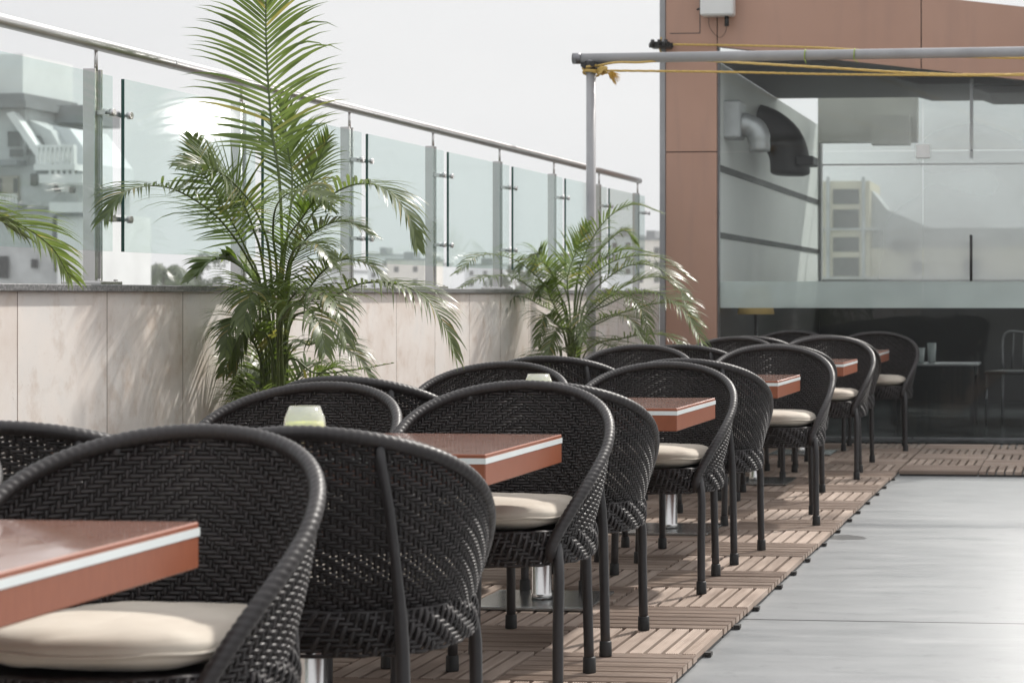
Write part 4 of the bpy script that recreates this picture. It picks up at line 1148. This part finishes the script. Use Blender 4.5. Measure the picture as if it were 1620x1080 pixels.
# ------------------------------------------------------------------ haze
hz = MB(); hz.box(-420, 420, -60, 620, -22, 60)
ho = hz.build('haze', None or M['city'])
m = bpy.data.materials.new('pale_haze'); m.use_nodes = True; nt = m.node_tree; nt.nodes.clear()
out = N(nt, 'ShaderNodeOutputMaterial'); pv = N(nt, 'ShaderNodeVolumePrincipled')
pv.inputs['Color'].default_value = (.97, .975, .98, 1); pv.inputs['Density'].default_value = .0004; pv.inputs['Anisotropy'].default_value = .25
nt.links.new(pv.outputs[0], out.inputs['Volume'])
ho.data.materials.clear(); ho.data.materials.append(m); ho['kind'] = 'stuff'
tag(ho, 'pale city haze that fades the far buildings', 'haze')

# ------------------------------------------------------------------ light, sky, camera
SUN_AZ, SUN_EL = R(27), R(45)                  # azimuth from +Y towards +X
w = bpy.data.worlds.new('World'); scene.world = w; w.use_nodes = True; nt = w.node_tree
bg = nt.nodes['Background']
sky = N(nt, 'ShaderNodeTexSky', sky_type='NISHITA'); sky.sun_disc = False
sky.sun_elevation = SUN_EL; sky.sun_rotation = SUN_AZ; sky.air_density = 1.5; sky.dust_density = 6
hs = N(nt, 'ShaderNodeHueSaturation'); hs.inputs['Saturation'].default_value = .10; nt.links.new(sky.outputs[0], hs.inputs['Color'])
cl = N(nt, 'ShaderNodeTexNoise'); cl.inputs['Scale'].default_value = 2.2; cl.inputs['Detail'].default_value = 6
tc = N(nt, 'ShaderNodeTexCoord'); mp = N(nt, 'ShaderNodeMapping'); mp.inputs['Scale'].default_value = (1, 1, 3); nt.links.new(tc.outputs['Generated'], mp.inputs[0]); nt.links.new(mp.outputs[0], cl.inputs['Vector'])
over = ramp(nt, cl.outputs['Fac'], [(.3, (.745, .755, .775)), (.7, (.84, .843, .85))])
sz = N(nt, 'ShaderNodeSeparateXYZ'); nt.links.new(tc.outputs['Generated'], sz.inputs[0])
zen = ramp(nt, sz.outputs[2], [(.12, (1.0,)*3), (.9, (1.75, 1.75, 1.77))])   # overcast sky: brighter overhead
ov = mixcol(nt, 1.0, mixcol(nt, 1.0, over, zen, 'MULTIPLY'), (10, 10, 10), 'MULTIPLY')
nt.links.new(mixcol(nt, .9, hs.outputs[0], ov), bg.inputs[0]); bg.inputs[1].default_value = .1

sl = bpy.data.lights.new('sun', 'SUN'); sl.energy = 4.7; sl.angle = R(2.2); sl.color = (1, .955, .89)
so = bpy.data.objects.new('sun', sl); C.objects.link(so)
sd = Vector((math.sin(SUN_AZ)*math.cos(SUN_EL), math.cos(SUN_AZ)*math.cos(SUN_EL), math.sin(SUN_EL)))
so.rotation_euler = sd.to_track_quat('Z', 'Y').to_euler(); so.location = sd*40

cd = bpy.data.cameras.new('camera'); co_ = bpy.data.objects.new('camera', cd); C.objects.link(co_)
co_.location = (0, 0, EYE); co_.rotation_euler = (R(90), 0, YAW)
cd.lens = FPX/1620*36; cd.sensor_width = 36
cd.shift_x = (810-PX0)/1620; cd.shift_y = -(540-PY0)/1620
cd.clip_start = .05; cd.clip_end = 6000
cd.dof.use_dof = True; cd.dof.focus_distance = 6.6; cd.dof.aperture_fstop = 7.1
scene.camera = co_
scene.view_settings.view_transform = 'Standard'; scene.view_settings.look = 'None'
scene.view_settings.exposure = 0; scene.view_settings.gamma = 1
cy = scene.cycles
cy.use_denoising = True; cy.max_bounces = 10; cy.transparent_max_bounces = 24
cy.diffuse_bounces = 4; cy.glossy_bounces = 5; cy.volume_bounces = 1
cy.caustics_reflective = False; cy.caustics_refractive = False; cy.sample_clamp_indirect = 8
